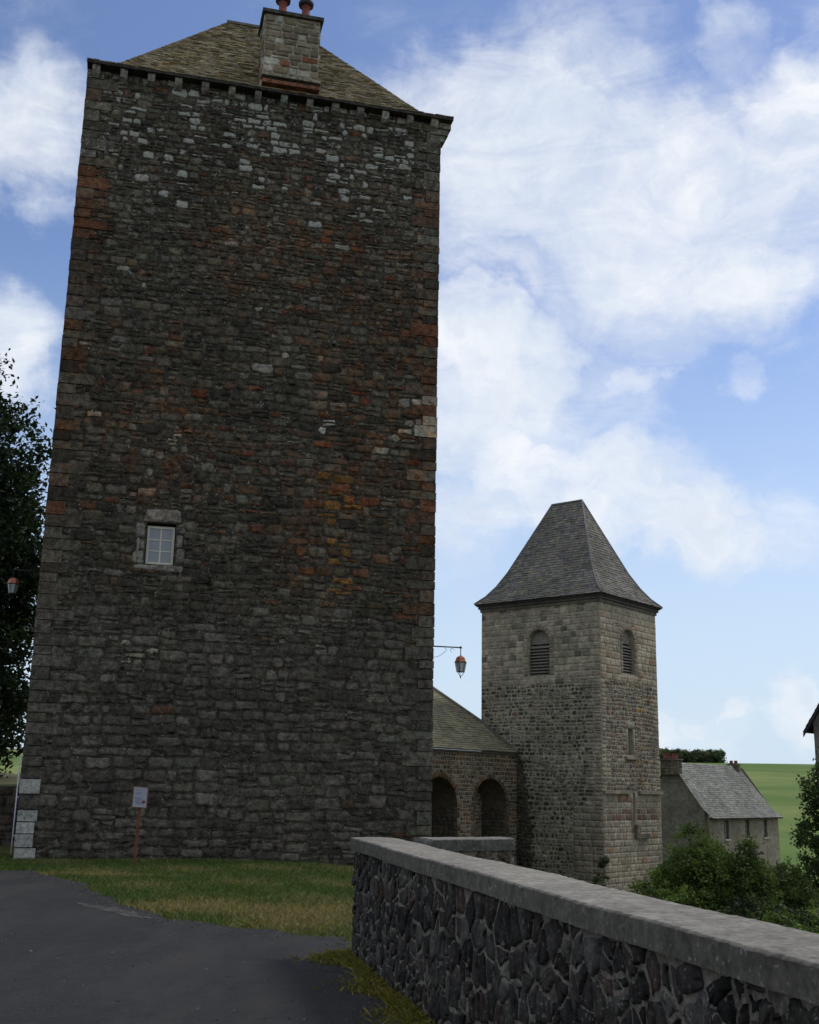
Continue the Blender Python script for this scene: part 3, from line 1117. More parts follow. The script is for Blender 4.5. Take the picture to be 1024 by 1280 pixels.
# ------------------------------------------------------------------ parapet of rubble with a concrete coping
pd = Vector((.208, -.978, 0)).normalized()          # from the corner towards the camera
pnrm = Vector((-pd.y, pd.x, 0)) * -1                # towards the road
if pnrm.x > 0:
    pnrm = -pnrm
PC = Vector((-.545, 12.33, 0))                       # front edge of the coping at the corner
PLEN, PT, PZ = 14.2, .47, 1.143
para = thing('parapet_wall', PC, 'low parapet of dark rubble stones under a thick pale concrete coping beside the road', 'wall')


def clip(poly, a, b, c):
    """keep a*x+b*y<=c"""
    out = []
    n = len(poly)
    for i in range(n):
        p, q = poly[i], poly[(i + 1) % n]
        dp, dq = a * p[0] + b * p[1] - c, a * q[0] + b * q[1] - c
        if dp <= 0:
            out.append(p)
        if (dp < 0 < dq) or (dq < 0 < dp):
            s = dp / (dp - dq)
            out.append((p[0] + (q[0] - p[0]) * s, p[1] + (q[1] - p[1]) * s))
    return out


def rubble(M, fc, u0, u1, z0, z1, sx, sz, colfun, gap=.03, prot=.03, r=rng):
    """random rubble: irregular many-sided stones set in thick mortar"""
    seeds = []
    nj = max(1, int((z1 - z0) / sz))
    ni = int((u1 - u0) / sx)
    for j in range(-1, nj + 1):
        for i in range(-1, ni + 1):
            seeds.append((u0 + (i + .5 + (.5 if j % 2 else 0) + r.uniform(-.42, .42)) * sx, z0 + (j + .5 + r.uniform(-.36, .36)) * (z1 - z0) / nj))
    seeds += [(r.uniform(u0, u1), r.uniform(z0, z1)) for _ in range(int(len(seeds) * .6))]
    S = np.array(seeds)
    for (a, b) in seeds:
        if not (u0 < a < u1 and z0 < b < z1):
            continue
        poly = [(u0, z0), (u1, z0), (u1, z1), (u0, z1)]
        d = np.hypot(S[:, 0] - a, (S[:, 1] - b))
        for k in np.argsort(d)[1:15]:
            qx, qz = S[k]
            na, nb_ = qx - a, qz - b
            L = math.hypot(na, nb_)
            g = gap * r.uniform(.25, .75)
            poly = clip(poly, na / L, nb_ / L, (na * (a + qx) / 2 + nb_ * (b + qz) / 2) / L - g)
            if len(poly) < 3:
                break
        if len(poly) < 3:
            continue
        # soften the corners
        P = []
        n = len(poly)
        for i in range(n):
            p, q = poly[i], poly[(i + 1) % n]
            for s in (.06, .5, .94):
                P.append((p[0] + (q[0] - p[0]) * s + r.uniform(-.010, .010), p[1] + (q[1] - p[1]) * s + r.uniform(-.010, .010)))
        c_, l_ = colfun(a, b, r)
        stone(M, fc, P, prot * r.uniform(.3, 1.6), c_, l_, back=.03, edge=.009, r=r)


def para_col(u, z, r):
    x = r.random()
    if x < .06:
        return vary((.045, .032, .026), r, .3), .1
    if x < .2:
        return vary((.070, .066, .058), r, .25), .2
    return vary((.033, .0295, .026), r, .55), r.choice((.1, .2, .4))


PM = (.150, .137, .108)
pw = MB()
inset = .045
pf = Face(PC - pnrm * inset + pd * .035, pd, pnrm)
pb = Face(PC - pnrm * (PT - inset) + pd * (PLEN), -pd, -pnrm)
pe = Face(PC - pnrm * (PT - inset) + pd * .035, pnrm, -pd)
panel(pw, pf, 0, PLEN, -.4, PZ - .118, [], 0, PM, .25)
panel(pw, pb, 0, PLEN, -3.4, PZ - .118, [], 0, PM, .25)
panel(pw, pe, 0, PT - 2 * inset, -3.4, PZ - .118, [], 0, PM, .25)
rubble(pw, pf, 0, PLEN, -.12, PZ - .125, .205, .185, para_col, gap=.019, prot=.017)
rubble(pw, pe, 0, PT - 2 * inset, -.12, PZ - .125, .19, .2, para_col, gap=.024, prot=.018)
rubble(pw, pb, 0, PLEN, -1.2, PZ - .125, .30, .26, para_col, gap=.04, prot=.03)
pw.build('wall', M_PARA, para)


def coping_bar(M, A, d, n_, ln, wd, ztop, th, col, lich, chip=.0028, seg=.05):
    """rough concrete bar: front edge line A + d*s, running back along n_ by wd"""
    k = max(3, int(ln / seg))
    sec = [(0, -th), (0, -th * .5), (0.0, -.012), (.012, 0), (wd * .33, .004), (wd * .66, .004), (wd - .012, 0), (wd, -.012), (wd, -th * .5), (wd, -th)]
    n = len(sec)
    vs = []
    f1 = [rng.gauss(0, chip) for _ in range(k + 1)]
    f2 = [rng.gauss(0, chip) for _ in range(k + 1)]
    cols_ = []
    for _ in range(int(ln * 1.6)):      # knocked edges
        a_ = rng.randrange(1, k)
        f1[a_] += rng.uniform(.006, .016)
    for i in range(k + 1):
        s = ln * i / k
        big = .004 * math.sin(s * 1.7) + .0015 * math.sin(s * 5.1 + 1)
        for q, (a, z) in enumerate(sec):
            cols_.append(col if 3 <= q <= 6 else tuple(x * .42 for x in col))  # sides painted darker than the top, shading put into the colour
            j = f1[i] if q < 4 else (f2[i] if q > 5 else 0)
            e = 1.3 if q in (2, 3, 6, 7) else .45
            vs.append(A + d * s + n_ * (a + j * e * (.6 if q in (3, 6) else 1) + rng.gauss(0, .001)) + Z * (ztop + z + big + abs(j) * (-.5 if q in (2, 3, 6, 7) else 0) + rng.gauss(0, .0008)))
    fs = []
    for i in range(k):
        for q in range(n):
            q2 = (q + 1) % n
            fs.append((i * n + q, i * n + q2, (i + 1) * n + q2, (i + 1) * n + q))
    fs.append(tuple(range(n)))
    fs.append(tuple(k * n + q for q in range(n))[::-1])
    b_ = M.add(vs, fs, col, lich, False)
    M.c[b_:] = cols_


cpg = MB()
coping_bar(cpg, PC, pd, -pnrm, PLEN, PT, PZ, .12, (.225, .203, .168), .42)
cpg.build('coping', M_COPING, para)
# short return at the far end
rd = Vector((.83, .50, 0)).normalized()
rn = Vector((rd.y, -rd.x, 0))
RA = Vector((-.16, 12.10, 0))
RL = 1.60
rw = MB()
rfc = Face(RA - rn * .03, rd, rn)
panel(rw, rfc, 0, RL - .03, -2.6, PZ - .13, [], 0, PM, .3)
panel(rw, Face(RA - rn * .03 + rd * (RL - .03), -rn, rd), 0, .36, -2.6, PZ - .13, [], 0, PM, .3)
panel(rw, Face(RA - rn * .39 + rd * (RL - .03), -rd, -rn), 0, RL - .03, -2.6, PZ - .13, [], 0, PM, .3)


def ret_col(u, z, r):
    if u > RL - .5:
        return vary((.085, .062, .048), r, .2), .1
    return para_col(u, z, r)


rubble(rw, rfc, 0, RL - .03, -.5, PZ - .13, .30, .17, ret_col, gap=.05, prot=.03)
rubble(rw, Face(RA - rn * .03 + rd * (RL - .03), -rn, rd), 0, .36, -.5, PZ - .13, .3, .2, ret_col, gap=.04, prot=.03)
rw.build('return_wall', M_PARA, para)
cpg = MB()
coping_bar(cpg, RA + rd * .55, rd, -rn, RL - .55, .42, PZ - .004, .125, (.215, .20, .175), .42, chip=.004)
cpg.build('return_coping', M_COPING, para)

# ------------------------------------------------------------------ church tower
cu = Vector((.64, .77, 0)).normalized()
cv = Vector((-cu.y, cu.x, 0))
CP = Vector((8.725, 52.0, 0))
CL, CR, CZ = 6.6, 5.35, 10.2
church = thing('church_tower', CP + Z * -3, 'square grey stone bell tower with louvred arched openings under a steep slate pyramid roof', 'church tower')
fl = Face(CP, cv, -cu)
fr = Face(CP, cu, -cv)
fb = Face(CP + cu * CR, cv, cu)
fk = Face(CP + cv * CL, cu, cv)
ASH = (.265, .246, .2)
CM = (.28, .262, .212)


def ch_left(u, z, r):
    x = r.random()
    if z > 6.45:
        if x < .10:
            return vary((.135, .128, .112), r), .2
        return vary((.25, .23, .185), r, .17), .25
    # darker towards the corner with the wing
    corner_dark = max(0.0, 1 - abs(u - 4.3) / 1.0) * (1 if z < 3.3 else max(0, 1 - (z - 3.3) / .8))
    k = 1 - .72 * corner_dark
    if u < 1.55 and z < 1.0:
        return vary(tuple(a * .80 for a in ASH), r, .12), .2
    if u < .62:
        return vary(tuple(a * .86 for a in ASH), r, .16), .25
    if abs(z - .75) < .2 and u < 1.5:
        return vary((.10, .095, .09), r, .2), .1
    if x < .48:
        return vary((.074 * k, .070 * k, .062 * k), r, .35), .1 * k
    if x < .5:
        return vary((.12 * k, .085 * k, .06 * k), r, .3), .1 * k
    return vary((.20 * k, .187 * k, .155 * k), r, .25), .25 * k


def ch_right(u, z, r):
    x = r.random()
    if z > 6.6:
        if x < .12:
            return vary((.24, .175, .12), r), .2
        return vary((.275, .238, .185), r, .13), .25
    if u < .5 or u > CR - .35:
        return vary((.225, .20, .155), r, .16), .25
    if z > 1.7:
        if x < .36:
            return vary((.150, .100, .068), r, .3), .1
        if x < .60:
            return vary((.105, .095, .085), r, .3), .1
        if abs(u - 3.5) < .35 and x < .8:
            return vary((.20, .12, .045), r, .3), .1
        return vary((.20, .18, .14), r, .25), .25
    if .35 < z < .85:
        return vary((.135, .085, .065) if x < .6 else (.17, .15, .12), r, .25), .1
    if x < .16:
        return vary((.23, .15, .095), r, .2), .15
    return vary((.262, .232, .182), r, .16), .25


cw = MB()
LW = (3.3, .60, 6.86, 8.42)      # belfry opening, left face: centre, half width, sill, springing
RW = (2.62, .58, 7.0, 8.50)
panel(cw, fl, 0, CL, -4.5, CZ, [arch(*LW)], .45, CM, .3)
slit = [(2.34, 3.30), (2.80, 3.30), (2.80, 4.50), (2.34, 4.50)]
slit2 = [(2.62, -.15), (2.84, -.15), (2.84, 1.62), (2.62, 1.62)]
panel(cw, fr, 0, CR, -4.5, CZ, [arch(*RW), slit, slit2], .45, CM, .3)
panel(cw, fb, 0, CL, -4.5, CZ, [], 0, CM, .3)
panel(cw, fk, 0, CR, -4.5, CZ, [], 0, CM, .3)
chh = lambda z: (.25, .34) if z > 6.4 else (.14, .24)
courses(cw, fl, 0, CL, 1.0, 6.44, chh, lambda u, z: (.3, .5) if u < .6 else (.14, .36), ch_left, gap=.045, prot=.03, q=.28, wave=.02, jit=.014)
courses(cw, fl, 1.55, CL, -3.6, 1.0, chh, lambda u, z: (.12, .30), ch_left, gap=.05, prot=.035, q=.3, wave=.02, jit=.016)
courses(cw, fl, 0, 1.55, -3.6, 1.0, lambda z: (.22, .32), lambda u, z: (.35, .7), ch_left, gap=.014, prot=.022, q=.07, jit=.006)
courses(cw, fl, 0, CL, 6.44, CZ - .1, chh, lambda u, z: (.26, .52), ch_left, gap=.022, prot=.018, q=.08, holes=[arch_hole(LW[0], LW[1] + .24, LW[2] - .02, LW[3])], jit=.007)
courses(cw, fr, 0, CR, 1.72, 6.6, chh, lambda u, z: (.3, .5) if (u < .5 or u > 4.8) else (.14, .36), ch_right, gap=.045, prot=.03, q=.28, holes=[rect_hole(2.16, 2.98, 3.1, 4.75)], wave=.02, jit=.014)
courses(cw, fr, 0, CR, -3.6, 1.55, lambda z: (.2, .32), lambda u, z: (.28, .6), ch_right, gap=.013, prot=.008, q=.09, holes=[rect_hole(2.48, 2.98, -.2, 1.7)], jit=.008)
courses(cw, fr, 0, CR, 6.6, CZ - .1, chh, lambda u, z: (.3, .6), ch_right, gap=.014, prot=.014, q=.07, holes=[arch_hole(RW[0], RW[1] + .24, RW[2] - .02, RW[3])], jit=.006)
vc = lambda u, z, r: (vary((.19, .172, .135), r, .15), .2)
voussoirs(cw, fl, LW[0], LW[1], .22, LW[2], LW[3], vc)
voussoirs(cw, fr, RW[0], RW[1], .22, RW[2], RW[3], vc)
for (ua, ub, za, zb) in ((2.16, 2.33, 3.3, 4.5), (2.81, 2.98, 3.3, 4.5), (2.16, 2.98, 4.51, 4.74), (2.48, 2.61, -.15, 1.62), (2.85, 2.98, -.15, 1.62)):
    stone(cw, fr, rounded(ua, ub, za, zb, .06, jit=.006), .03, vary((.23, .21, .165), rng, .1), .2)
# relieving arch scar on the left face
for k in range(15):
    a0 = math.pi * (.06 + .46 * k / 15)
    a1 = math.pi * (.06 + .46 * (k + .9) / 15)
    q0, q1, R0, R1 = 4.35, 1.0, 2.62, 2.86
    P = [(4.2 - 0 + (R0 * math.cos(a) * -1) * 1.0 + 0, .35 + R0 * math.sin(a)) for a in (a0, a1)]
    P2 = [(4.2 - R1 * math.cos(a), .35 + R1 * math.sin(a)) for a in (a1, a0)]
    stone(cw, fl, (P + P2)[::-1], .05, vary((.17, .158, .128), rng, .15), .2)
# ragged-edged darker sheet in the corner beside the wing
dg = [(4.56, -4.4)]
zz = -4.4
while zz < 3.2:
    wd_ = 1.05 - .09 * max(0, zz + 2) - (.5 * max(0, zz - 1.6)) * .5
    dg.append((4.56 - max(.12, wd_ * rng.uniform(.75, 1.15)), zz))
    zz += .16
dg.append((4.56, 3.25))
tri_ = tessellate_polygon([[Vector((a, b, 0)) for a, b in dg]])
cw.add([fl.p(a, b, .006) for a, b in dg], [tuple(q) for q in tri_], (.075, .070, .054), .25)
cwall = cw.build('wall', M_CHURCH, church)
# string course and sills on the right face
for (nm, a, z, w_, d_, h_, cc_) in (('string_course', 1.175, 1.64, 1.175, .09, .065, (.21, .19, .15)), ('string_course', (3.15 + CR) / 2, 1.64, (CR - 3.15) / 2, .09, .065, (.21, .19, .15)),
                                    ('slit_sill', 2.57, 3.17, .55, .08, .06, (.20, .18, .14)), ('worn_ledge', 3.35, -.28, .62, .09, .10, (.12, .10, .085)), ('worn_block', 2.95, .025, .16, .085, .20, (.13, .11, .09))):
    sc = MB()
    sc.box(fr.p(a, z, .06), cu * w_, cv * d_, Z * h_, cc_, .2)
    sc.build(nm, M_CHURCH, church)
# dark inside of the slits
for (ua, ub, za, zb, dd) in ((2.34, 2.80, 3.30, 4.50, -.40), (2.62, 2.84, -.15, 1.62, -.40)):
    ii = MB()
    fbox(ii, fr, ua, ub, za, zb, dd - .03, dd)
    sw = ii.build('slit_window', M_HIDDEN, church)
ii = MB()
fbox(ii, fr, 2.36, 2.50, 3.3, 4.5, -.30, -.12)
ii.build('slit_mullion', M_LOUVRE, church)


def belfry(fc, c, hw, z0, zs):
    Mx = MB()
    n = 10
    top = zs - .08
    for k in range(n):
        z = z0 + .08 + (top - z0 - .08) * k / (n - .3)
        ctr = fc.p(c, z, -.24)
        ax = (fc.N * .11 - Z * .075)
        Mx.box(ctr, fc.U * (hw - .01), ax, ax.cross(fc.U).normalized() * .012)
    lou = Mx.build('louvre', M_LOUVRE, church)
    Mx = MB()
    P = [(c - hw + .01, top + .02), (c + hw - .01, top + .02)] + [(c + (hw - .01) * math.cos(math.pi * k / 14), zs + (hw - .01) * math.sin(math.pi * k / 14)) for k in range(15)]
    n = len(P)
    Mx.add([fc.p(u, z, -.22) for u, z in P] + [fc.p(u, z, -.27) for u, z in P], [tuple(range(n)), tuple(range(n, 2 * n))[::-1]] + [(k, (k + 1) % n, n + (k + 1) % n, n + k) for k in range(n)])
    Mx.build('tympanum', M_LOUVRE, lou)
    Mx = MB()
    fbox(Mx, fc, c - hw, c + hw, z0, zs + hw, -.46, -.43)
    Mx.build('dark_recess', M_HIDDEN, lou)


belfry(fl, *LW)
belfry(fr, *RW)
# cornice
co_ = MB()
ctr = CP + cu * CR / 2 + cv * CL / 2
for (o_, za, zb, cc_) in ((.06, CZ - .11, CZ + .04, (.11, .10, .085)), (.13, CZ + .04, CZ + .17, (.07, .066, .06)), (.20, CZ + .17, CZ + .26, (.06, .057, .055))):
    co_.box(ctr + Z * (za + zb) / 2, cu * (CR / 2 + o_), cv * (CL / 2 + o_), Z * ((zb - za) / 2), cc_, .1)
co_.build('cornice', M_CHURCH, church)


def slate(s, t_, r):
    x = r.random()
    c_ = (.150, .142, .127)
    if x < .25:
        c_ = (.118, .114, .108)
    elif x < .42:
        c_ = (.160, .146, .112)
    elif x < .5:
        c_ = (.160, .145, .112)
    return vary(c_, r, .22), .12


def spire(o):
    z0 = CZ + .26
    prof = [(o, 0), (o - .40, .38), (o - .78, .90), (o - 1.18, 1.62)]
    return prof, z0


prof, z0 = spire(.27)
RTOP = 15.70
r0 = CP + cu * CR / 2 + cv * 2.42 + Z * RTOP
r1 = CP + cu * CR / 2 + cv * 4.18 + Z * RTOP


def hip(su, sv, top):
    out = []
    for (o, dz) in prof:
        x = -o if su < 0 else CR + o
        y = -o if sv < 0 else CL + o
        out.append(CP + cu * x + cv * y + Z * (z0 + dz))
    out.append(top)
    return out


h_fl, h_fr, h_bl, h_br = hip(-1, 1, r1), hip(-1, -1, r0), hip(1, 1, r1), hip(1, -1, r0)
sr = MB()
tile_roof(sr, h_fl, h_fr, .17, (.20, .34), slate, thick=.02, lift=.028)
tile_roof(sr, h_fr, h_br[:-1] + [r0 + cu * .02], .17, (.20, .34), slate, thick=.02, lift=.028)
tile_roof(sr, h_br, h_bl, .3, (.4, .6), slate, thick=.02, lift=.028)
tile_roof(sr, h_bl, h_fl[:-1] + [r1 - cu * .02], .3, (.4, .6), slate, thick=.02, lift=.028)
sr.build('roof', M_TILE, church)
rg = MB()
rg.tube([r0 + Z * .03, r1 + Z * .03], .07, 8, (.13, .13, .14))
for hp in (h_fr, h_br, h_fl):
    rg.tube([p + Z * .035 for p in hp], .045, 6, (.15, .15, .155))
rg.build('ridge_cap', M_TILE, church)

# ------------------------------------------------------------------ arcaded wing against the tower
WP = CP + cv * 4.56
wing = thing('arcade_wing', WP + Z * -1.5, 'low brown stone wing with tall round arches between the keep and the bell tower', 'building')
WLEN = 15.0
wfc = Face(WP - cu * WLEN, cu, -cv)
A = [(WLEN - 2.1, 1.26), (WLEN - 5.8, 1.26), (WLEN - 9.5, 1.26), (WLEN - 13.0, 1.26)]
SPR = .88


def wing_col(u, z, r):
    x = r.random()
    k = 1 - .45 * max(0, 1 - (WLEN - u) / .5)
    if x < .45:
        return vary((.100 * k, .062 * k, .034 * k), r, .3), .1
    if x < .8:
        return vary((.066 * k, .054 * k, .042 * k), r, .3), .1
    return vary((.145 * k, .13 * k, .10 * k), r, .25), .2


ww = MB()
WM = (.20, .18, .135)
panel(ww, wfc, 0, WLEN - .02, -4, 3.30, [arch(c, h, -2.6, SPR) for c, h in A], 1.4, WM, .25, (.085, .075, .058))  # reveal colour darkened to paint in the shade inside the arches
panel(ww, Face(WP - cu * WLEN + cv * 13, -cv, -cu), 0, 13, -4, 3.3, [], 0, WM, .2)
panel(ww, Face(WP + cv * 13, -cu, cv), 0, WLEN, -4, 3.3, [], 0, WM, .2)
wch = lambda z: (.15, .21)
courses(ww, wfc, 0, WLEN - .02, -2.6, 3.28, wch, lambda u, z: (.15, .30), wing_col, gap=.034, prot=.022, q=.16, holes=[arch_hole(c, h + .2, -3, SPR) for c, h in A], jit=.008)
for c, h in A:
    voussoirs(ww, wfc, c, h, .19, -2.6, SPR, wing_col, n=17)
# masonry that closes the arches behind their deep reveals
back = Face(WP - cu * WLEN + cv * 1.4, cu, -cv)
panel(ww, back, 0, WLEN - .02, -4, 3.2, [], 0, WM, .2)
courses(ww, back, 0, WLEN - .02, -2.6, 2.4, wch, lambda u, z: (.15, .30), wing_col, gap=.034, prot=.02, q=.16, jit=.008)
# coursed reveals of each arch; far jamb coloured darker as painted shade
for c, h in A:
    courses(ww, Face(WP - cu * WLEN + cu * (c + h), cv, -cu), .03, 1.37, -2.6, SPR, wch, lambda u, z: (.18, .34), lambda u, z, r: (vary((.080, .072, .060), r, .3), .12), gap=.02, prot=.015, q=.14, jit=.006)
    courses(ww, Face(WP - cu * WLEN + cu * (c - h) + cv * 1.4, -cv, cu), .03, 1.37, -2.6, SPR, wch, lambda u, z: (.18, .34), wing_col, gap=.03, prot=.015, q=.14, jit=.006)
ww.build('wall', M_CHURCH, wing)


def wing_tile(s, t_, r):
    c_ = (.185, .170, .105) if r.random() < .6 else (.155, .145, .10)
    return vary(c_, r, .16), .3


er, el = WP - cv * .16 + Z * 3.34 - cu * .03, WP - cu * (WLEN + .2) - cv * .16 + Z * 3.34
wr = MB()
pr = [(-.16, 3.34), (.9, 3.98), (1.9, 4.72), (5.0, 6.50), (6.5, 7.25)]
tile_roof(wr, [WP - cu * (WLEN + .2) + cv * a + Z * b for a, b in pr], [WP - cu * .03 + cv * a + Z * b for a, b in pr], .2, (.24, .44), wing_tile, thick=.03, lift=.03)
pr2 = [(13.2, 3.34), (6.5, 7.25)]
tile_roof(wr, [WP - cu * .03 + cv * a + Z * b for a, b in pr2], [WP - cu * (WLEN + .2) + cv * a + Z * b for a, b in pr2], .5, (.5, .9), wing_tile, thick=.03, lift=.03)
wr.build('roof', M_TILE, wing)
vg = MB()
vg.box(wfc.p(WLEN / 2 - .02, 3.27, .07), cu * (WLEN / 2), cv * .07, Z * .035, (.07, .065, .055))
vg.build('eave', M_CHURCH, wing)
# flashing stones where the roof meets the tower face (rake)
rk = MB()
for (a, b), (c_, d_) in zip(pr, pr[1:]):
    n = max(1, int(math.hypot(c_ - a, d_ - b) / .4))
    for i in range(n):
        p0 = WP + cv * (a + (c_ - a) * i / n) + Z * (b + (d_ - b) * i / n + .07)
        p1 = WP + cv * (a + (c_ - a) * (i + .96) / n) + Z * (b + (d_ - b) * (i + .96) / n + .07)
        mid = (p0 + p1) / 2 - cu * .10
        ax = (p1 - p0) / 2
        rk.box(mid, ax, cu * .09, ax.cross(cu).normalized() * .045, vary((.13, .125, .11), rng, .2), .3)
rk.build('verge_stones', M_CHURCH, wing)

# ------------------------------------------------------------------ house below the tower
HC = Vector((21.07, 82.0, 0))
house = thing('slate_house', HC + Z * -4.2, 'grey rendered house with a concave pale slate roof and three narrow upper windows', 'house')
HL, HD, HZ = 11.9, 5.6, .10
hf = Face(HC, cu, -cv)
hg = Face(HC, cv, -cu)
hw_ = MB()
HR = (.215, .188, .140)
hwin = [(2.30, 3.08, -1.42, -.16), (5.80, 6.56, -1.42, -.16), (9.05, 9.78, -1.42, -.16)]
low = (6.1, 7.35, -4.3, -2.62)
panel(hw_, hf, 0, HL, -6, HZ - .05, [[(a, c), (b, c), (b, d), (a, d)] for a, b, c, d in hwin + [low]], .3, HR, .25)
panel(hw_, Face(HC + cv * HD, -cu * -1, cv), 0, HL, -6, HZ - .05, [], 0, HR, .2)
RID = 3.80
hprof = [(-.35, HZ - .10), (.35, .55), (1.1, 1.55), (2.0, 2.80), (2.75, RID)]
gable = [(0, -6), (HD, -6)] + [(HD - a, b - .06) for a, b in hprof[1:-1]] + [(2.75, RID - .06)] + [(a, b - .06) for a, b in hprof[1:-1]][::-1]
for off, hole in ((0, [[(.62, -.95), (1.02, -.95), (1.02, -.45), (.62, -.45)]]), (HL, [])):
    pl = [gable] + hole
    flat = [p for q_ in pl for p in q_]
    tr_ = tessellate_polygon([[Vector((a, b, 0)) for a, b in q_] for q_ in pl])
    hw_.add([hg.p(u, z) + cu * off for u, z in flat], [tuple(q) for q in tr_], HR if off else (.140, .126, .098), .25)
hw_.build('wall', M_RENDER, house)
for (a, b, c, d) in hwin:
    flat_window(house, hf, a, b, c, d, -.14, .09, 2, 3, M_DARKWOOD, M_GLASS)
    sl = MB()
    fbox(sl, hf, a - .1, b + .1, c - .12, c - .002, -.05, .10)
    sl.build('sill', M_PALE, house)
flat_window(house, hf, low[0], low[1], low[2], low[3], -.14, .1, 2, 2, M_DARKWOOD, M_GLASS)
sl = MB()
fbox(sl, hf, 5.85, 7.7, -2.58, -2.44, .0, .55)
sl.build('porch_slab', M_DARKWOOD, house)
sl = MB()
fbox(sl, hg, .62, 1.02, -.95, -.45, -.2, -.12)
sl.build('gable_shutter', M_LOUVRE, house)


def house_tile(s, t_, r):
    c_ = (.205, .205, .185) if r.random() < .75 else (.165, .165, .15)
    if r.random() < .05:
        c_ = (.19, .178, .13)
    return vary(c_, r, .16), .2


hr_ = MB()
tile_roof(hr_, [HC - cu * .15 + cv * a + Z * b for a, b in hprof], [HC + cu * (HL + .2 - 1.1 * i / 4) + cv * a + Z * b for i, (a, b) in enumerate(hprof)], .17, (.18, .46), house_tile, thick=.03, lift=.03)
tile_roof(hr_, [HC + cu * (HL + .2 - 1.1 * i / 4) + cv * (HD - a) + Z * b for i, (a, b) in enumerate(hprof)], [HC - cu * .15 + cv * (HD - a) + Z * b for a, b in hprof], .5, (.5, .9), house_tile, thick=.03, lift=.03)
hroof = hr_.build('roof', M_TILE, house)
hb = MB()
fbox(hb, hf, -.1, HL + .15, HZ - .19, HZ - .09, .0, .32)
hb.build('eave', M_DARKWOOD, house)
for (uu, vv_, wz, npots, sc_) in ((-.05, 2.75, 3.92, 2, 1.0), (10.45, 2.75, 3.86, 2, .62)):
    ck = MB()
    cb_ = HC + cu * uu + cv * vv_
    for fcx, wd in ((Face(cb_ + cu * -.42 * sc_ - cv * .62 * sc_, cu, -cv), .84 * sc_), (Face(cb_ - cu * .42 * sc_ + cv * .62 * sc_, -cv, -cu), 1.24 * sc_), (Face(cb_ + cu * .42 * sc_ - cv * .62 * sc_, cv, cu), 1.24 * sc_), (Face(cb_ + cu * .42 * sc_ + cv * .62 * sc_, -cu, cv), .84 * sc_)):
        panel(ck, fcx, 0, wd, 2.9, wz, [], 0, (.09, .08, .065), .1)
        courses(ck, fcx, 0, wd, 2.9, wz, lambda z: (.18, .26), lambda u, z: (.25, .5), lambda u, z, r: (vary((.095, .082, .064), r, .35), .2), gap=.03, prot=.03, q=.2)
    ck.box(cb_ + Z * (wz + .05), cu * .52 * sc_, cv * .72 * sc_, Z * .05, (.10, .09, .08))
    ch_ = ck.build('chimney', M_CHURCH, hroof)
    for i in range(npots):
        po = MB()
        po.lathe(cb_ + cv * (.3 if i else -.3) * sc_ + Z * (wz + .1), [(.26 * sc_, 0), (.22 * sc_, .1), (.20 * sc_, .34 * sc_), (.24 * sc_, .38 * sc_)], 10)
        po.build('chimney_pot', M_TERRA, house)

# ------------------------------------------------------------------ gable house at the right edge
GC = Vector((20.95, 60.0, 0))
gh = thing('gable_house', GC + Z * -3.4, 'tall house at the right edge with a steep dark overhanging roof, partly behind the tree', 'house')
gw = MB()
GF = Face(GC, -cv, -cu)
gu, gn = GF.U, GF.N
GWD, GE, GRZ = 8.0, 5.3, 11.6
pl = [(0, -6), (GWD, -6), (GWD, GE), (GWD / 2, GRZ), (0, GE)]
win = [[(2.2, 1.2), (3.2, 1.2), (3.2, 2.9), (2.2, 2.9)], [(4.9, 1.2), (5.9, 1.2), (5.9, 2.9), (4.9, 2.9)]]
flat = [p for q_ in [pl] + win for p in q_]
tr_ = tessellate_polygon([[Vector((a, b, 0)) for a, b in q_] for q_ in [pl] + win])
gw.add([GF.p(u, z) for u, z in flat], [tuple(q) for q in tr_], (.19, .175, .155), .2)
gw.add([GF.p(u, z, -10) for u, z in pl], [(4, 3, 2, 1, 0)], (.19, .175, .155), .2)
panel(gw, Face(GC - gn * 10, gn, -gu), 0, 10, -6, GE, [], 0, (.19, .175, .155), .2)
panel(gw, Face(GC + gu * GWD, -gn, gu), 0, 10, -6, GE, [], 0, (.19, .175, .155), .2)
gw.build('wall', M_RENDER, gh)
for q_ in win:
    flat_window(gh, GF, q_[0][0], q_[1][0], q_[0][1], q_[2][1], -.12, .09, 2, 3, M_WHITE, M_GLASS)
gr_ = MB()
sl_ = (GRZ - GE) / (GWD / 2)
pe_l, pr_l = GF.p(-.38, GE - .38 * sl_ + .12, .45), GF.p(GWD / 2, GRZ + .12, .45)
pe_r = GF.p(GWD + .38, GE - .38 * sl_ + .12, .45)
bk_ = -gn * 10.9
dk = lambda s, t_, r: (vary((.036, .031, .042), r, .2), 0)
tile_roof(gr_, [pe_l + bk_, pr_l + bk_], [pe_l, pr_l], .3, (.3, .5), dk, thick=.10, lift=.03)
tile_roof(gr_, [pe_r, pr_l], [pe_r + bk_, pr_l + bk_], .3, (.3, .5), dk, thick=.10, lift=.03)
gr_.build('roof', M_TILE, gh)
bgd = MB()
for a, b in ((pe_l, pr_l), (pr_l, pe_r)):
    ax = (b - a) / 2
    bgd.box((a + b) / 2 - Z * .17, ax, gn * .03, Z * .10, (.03, .026, .035))
bgd.build('bargeboard', M_SLATEDARK, gh)

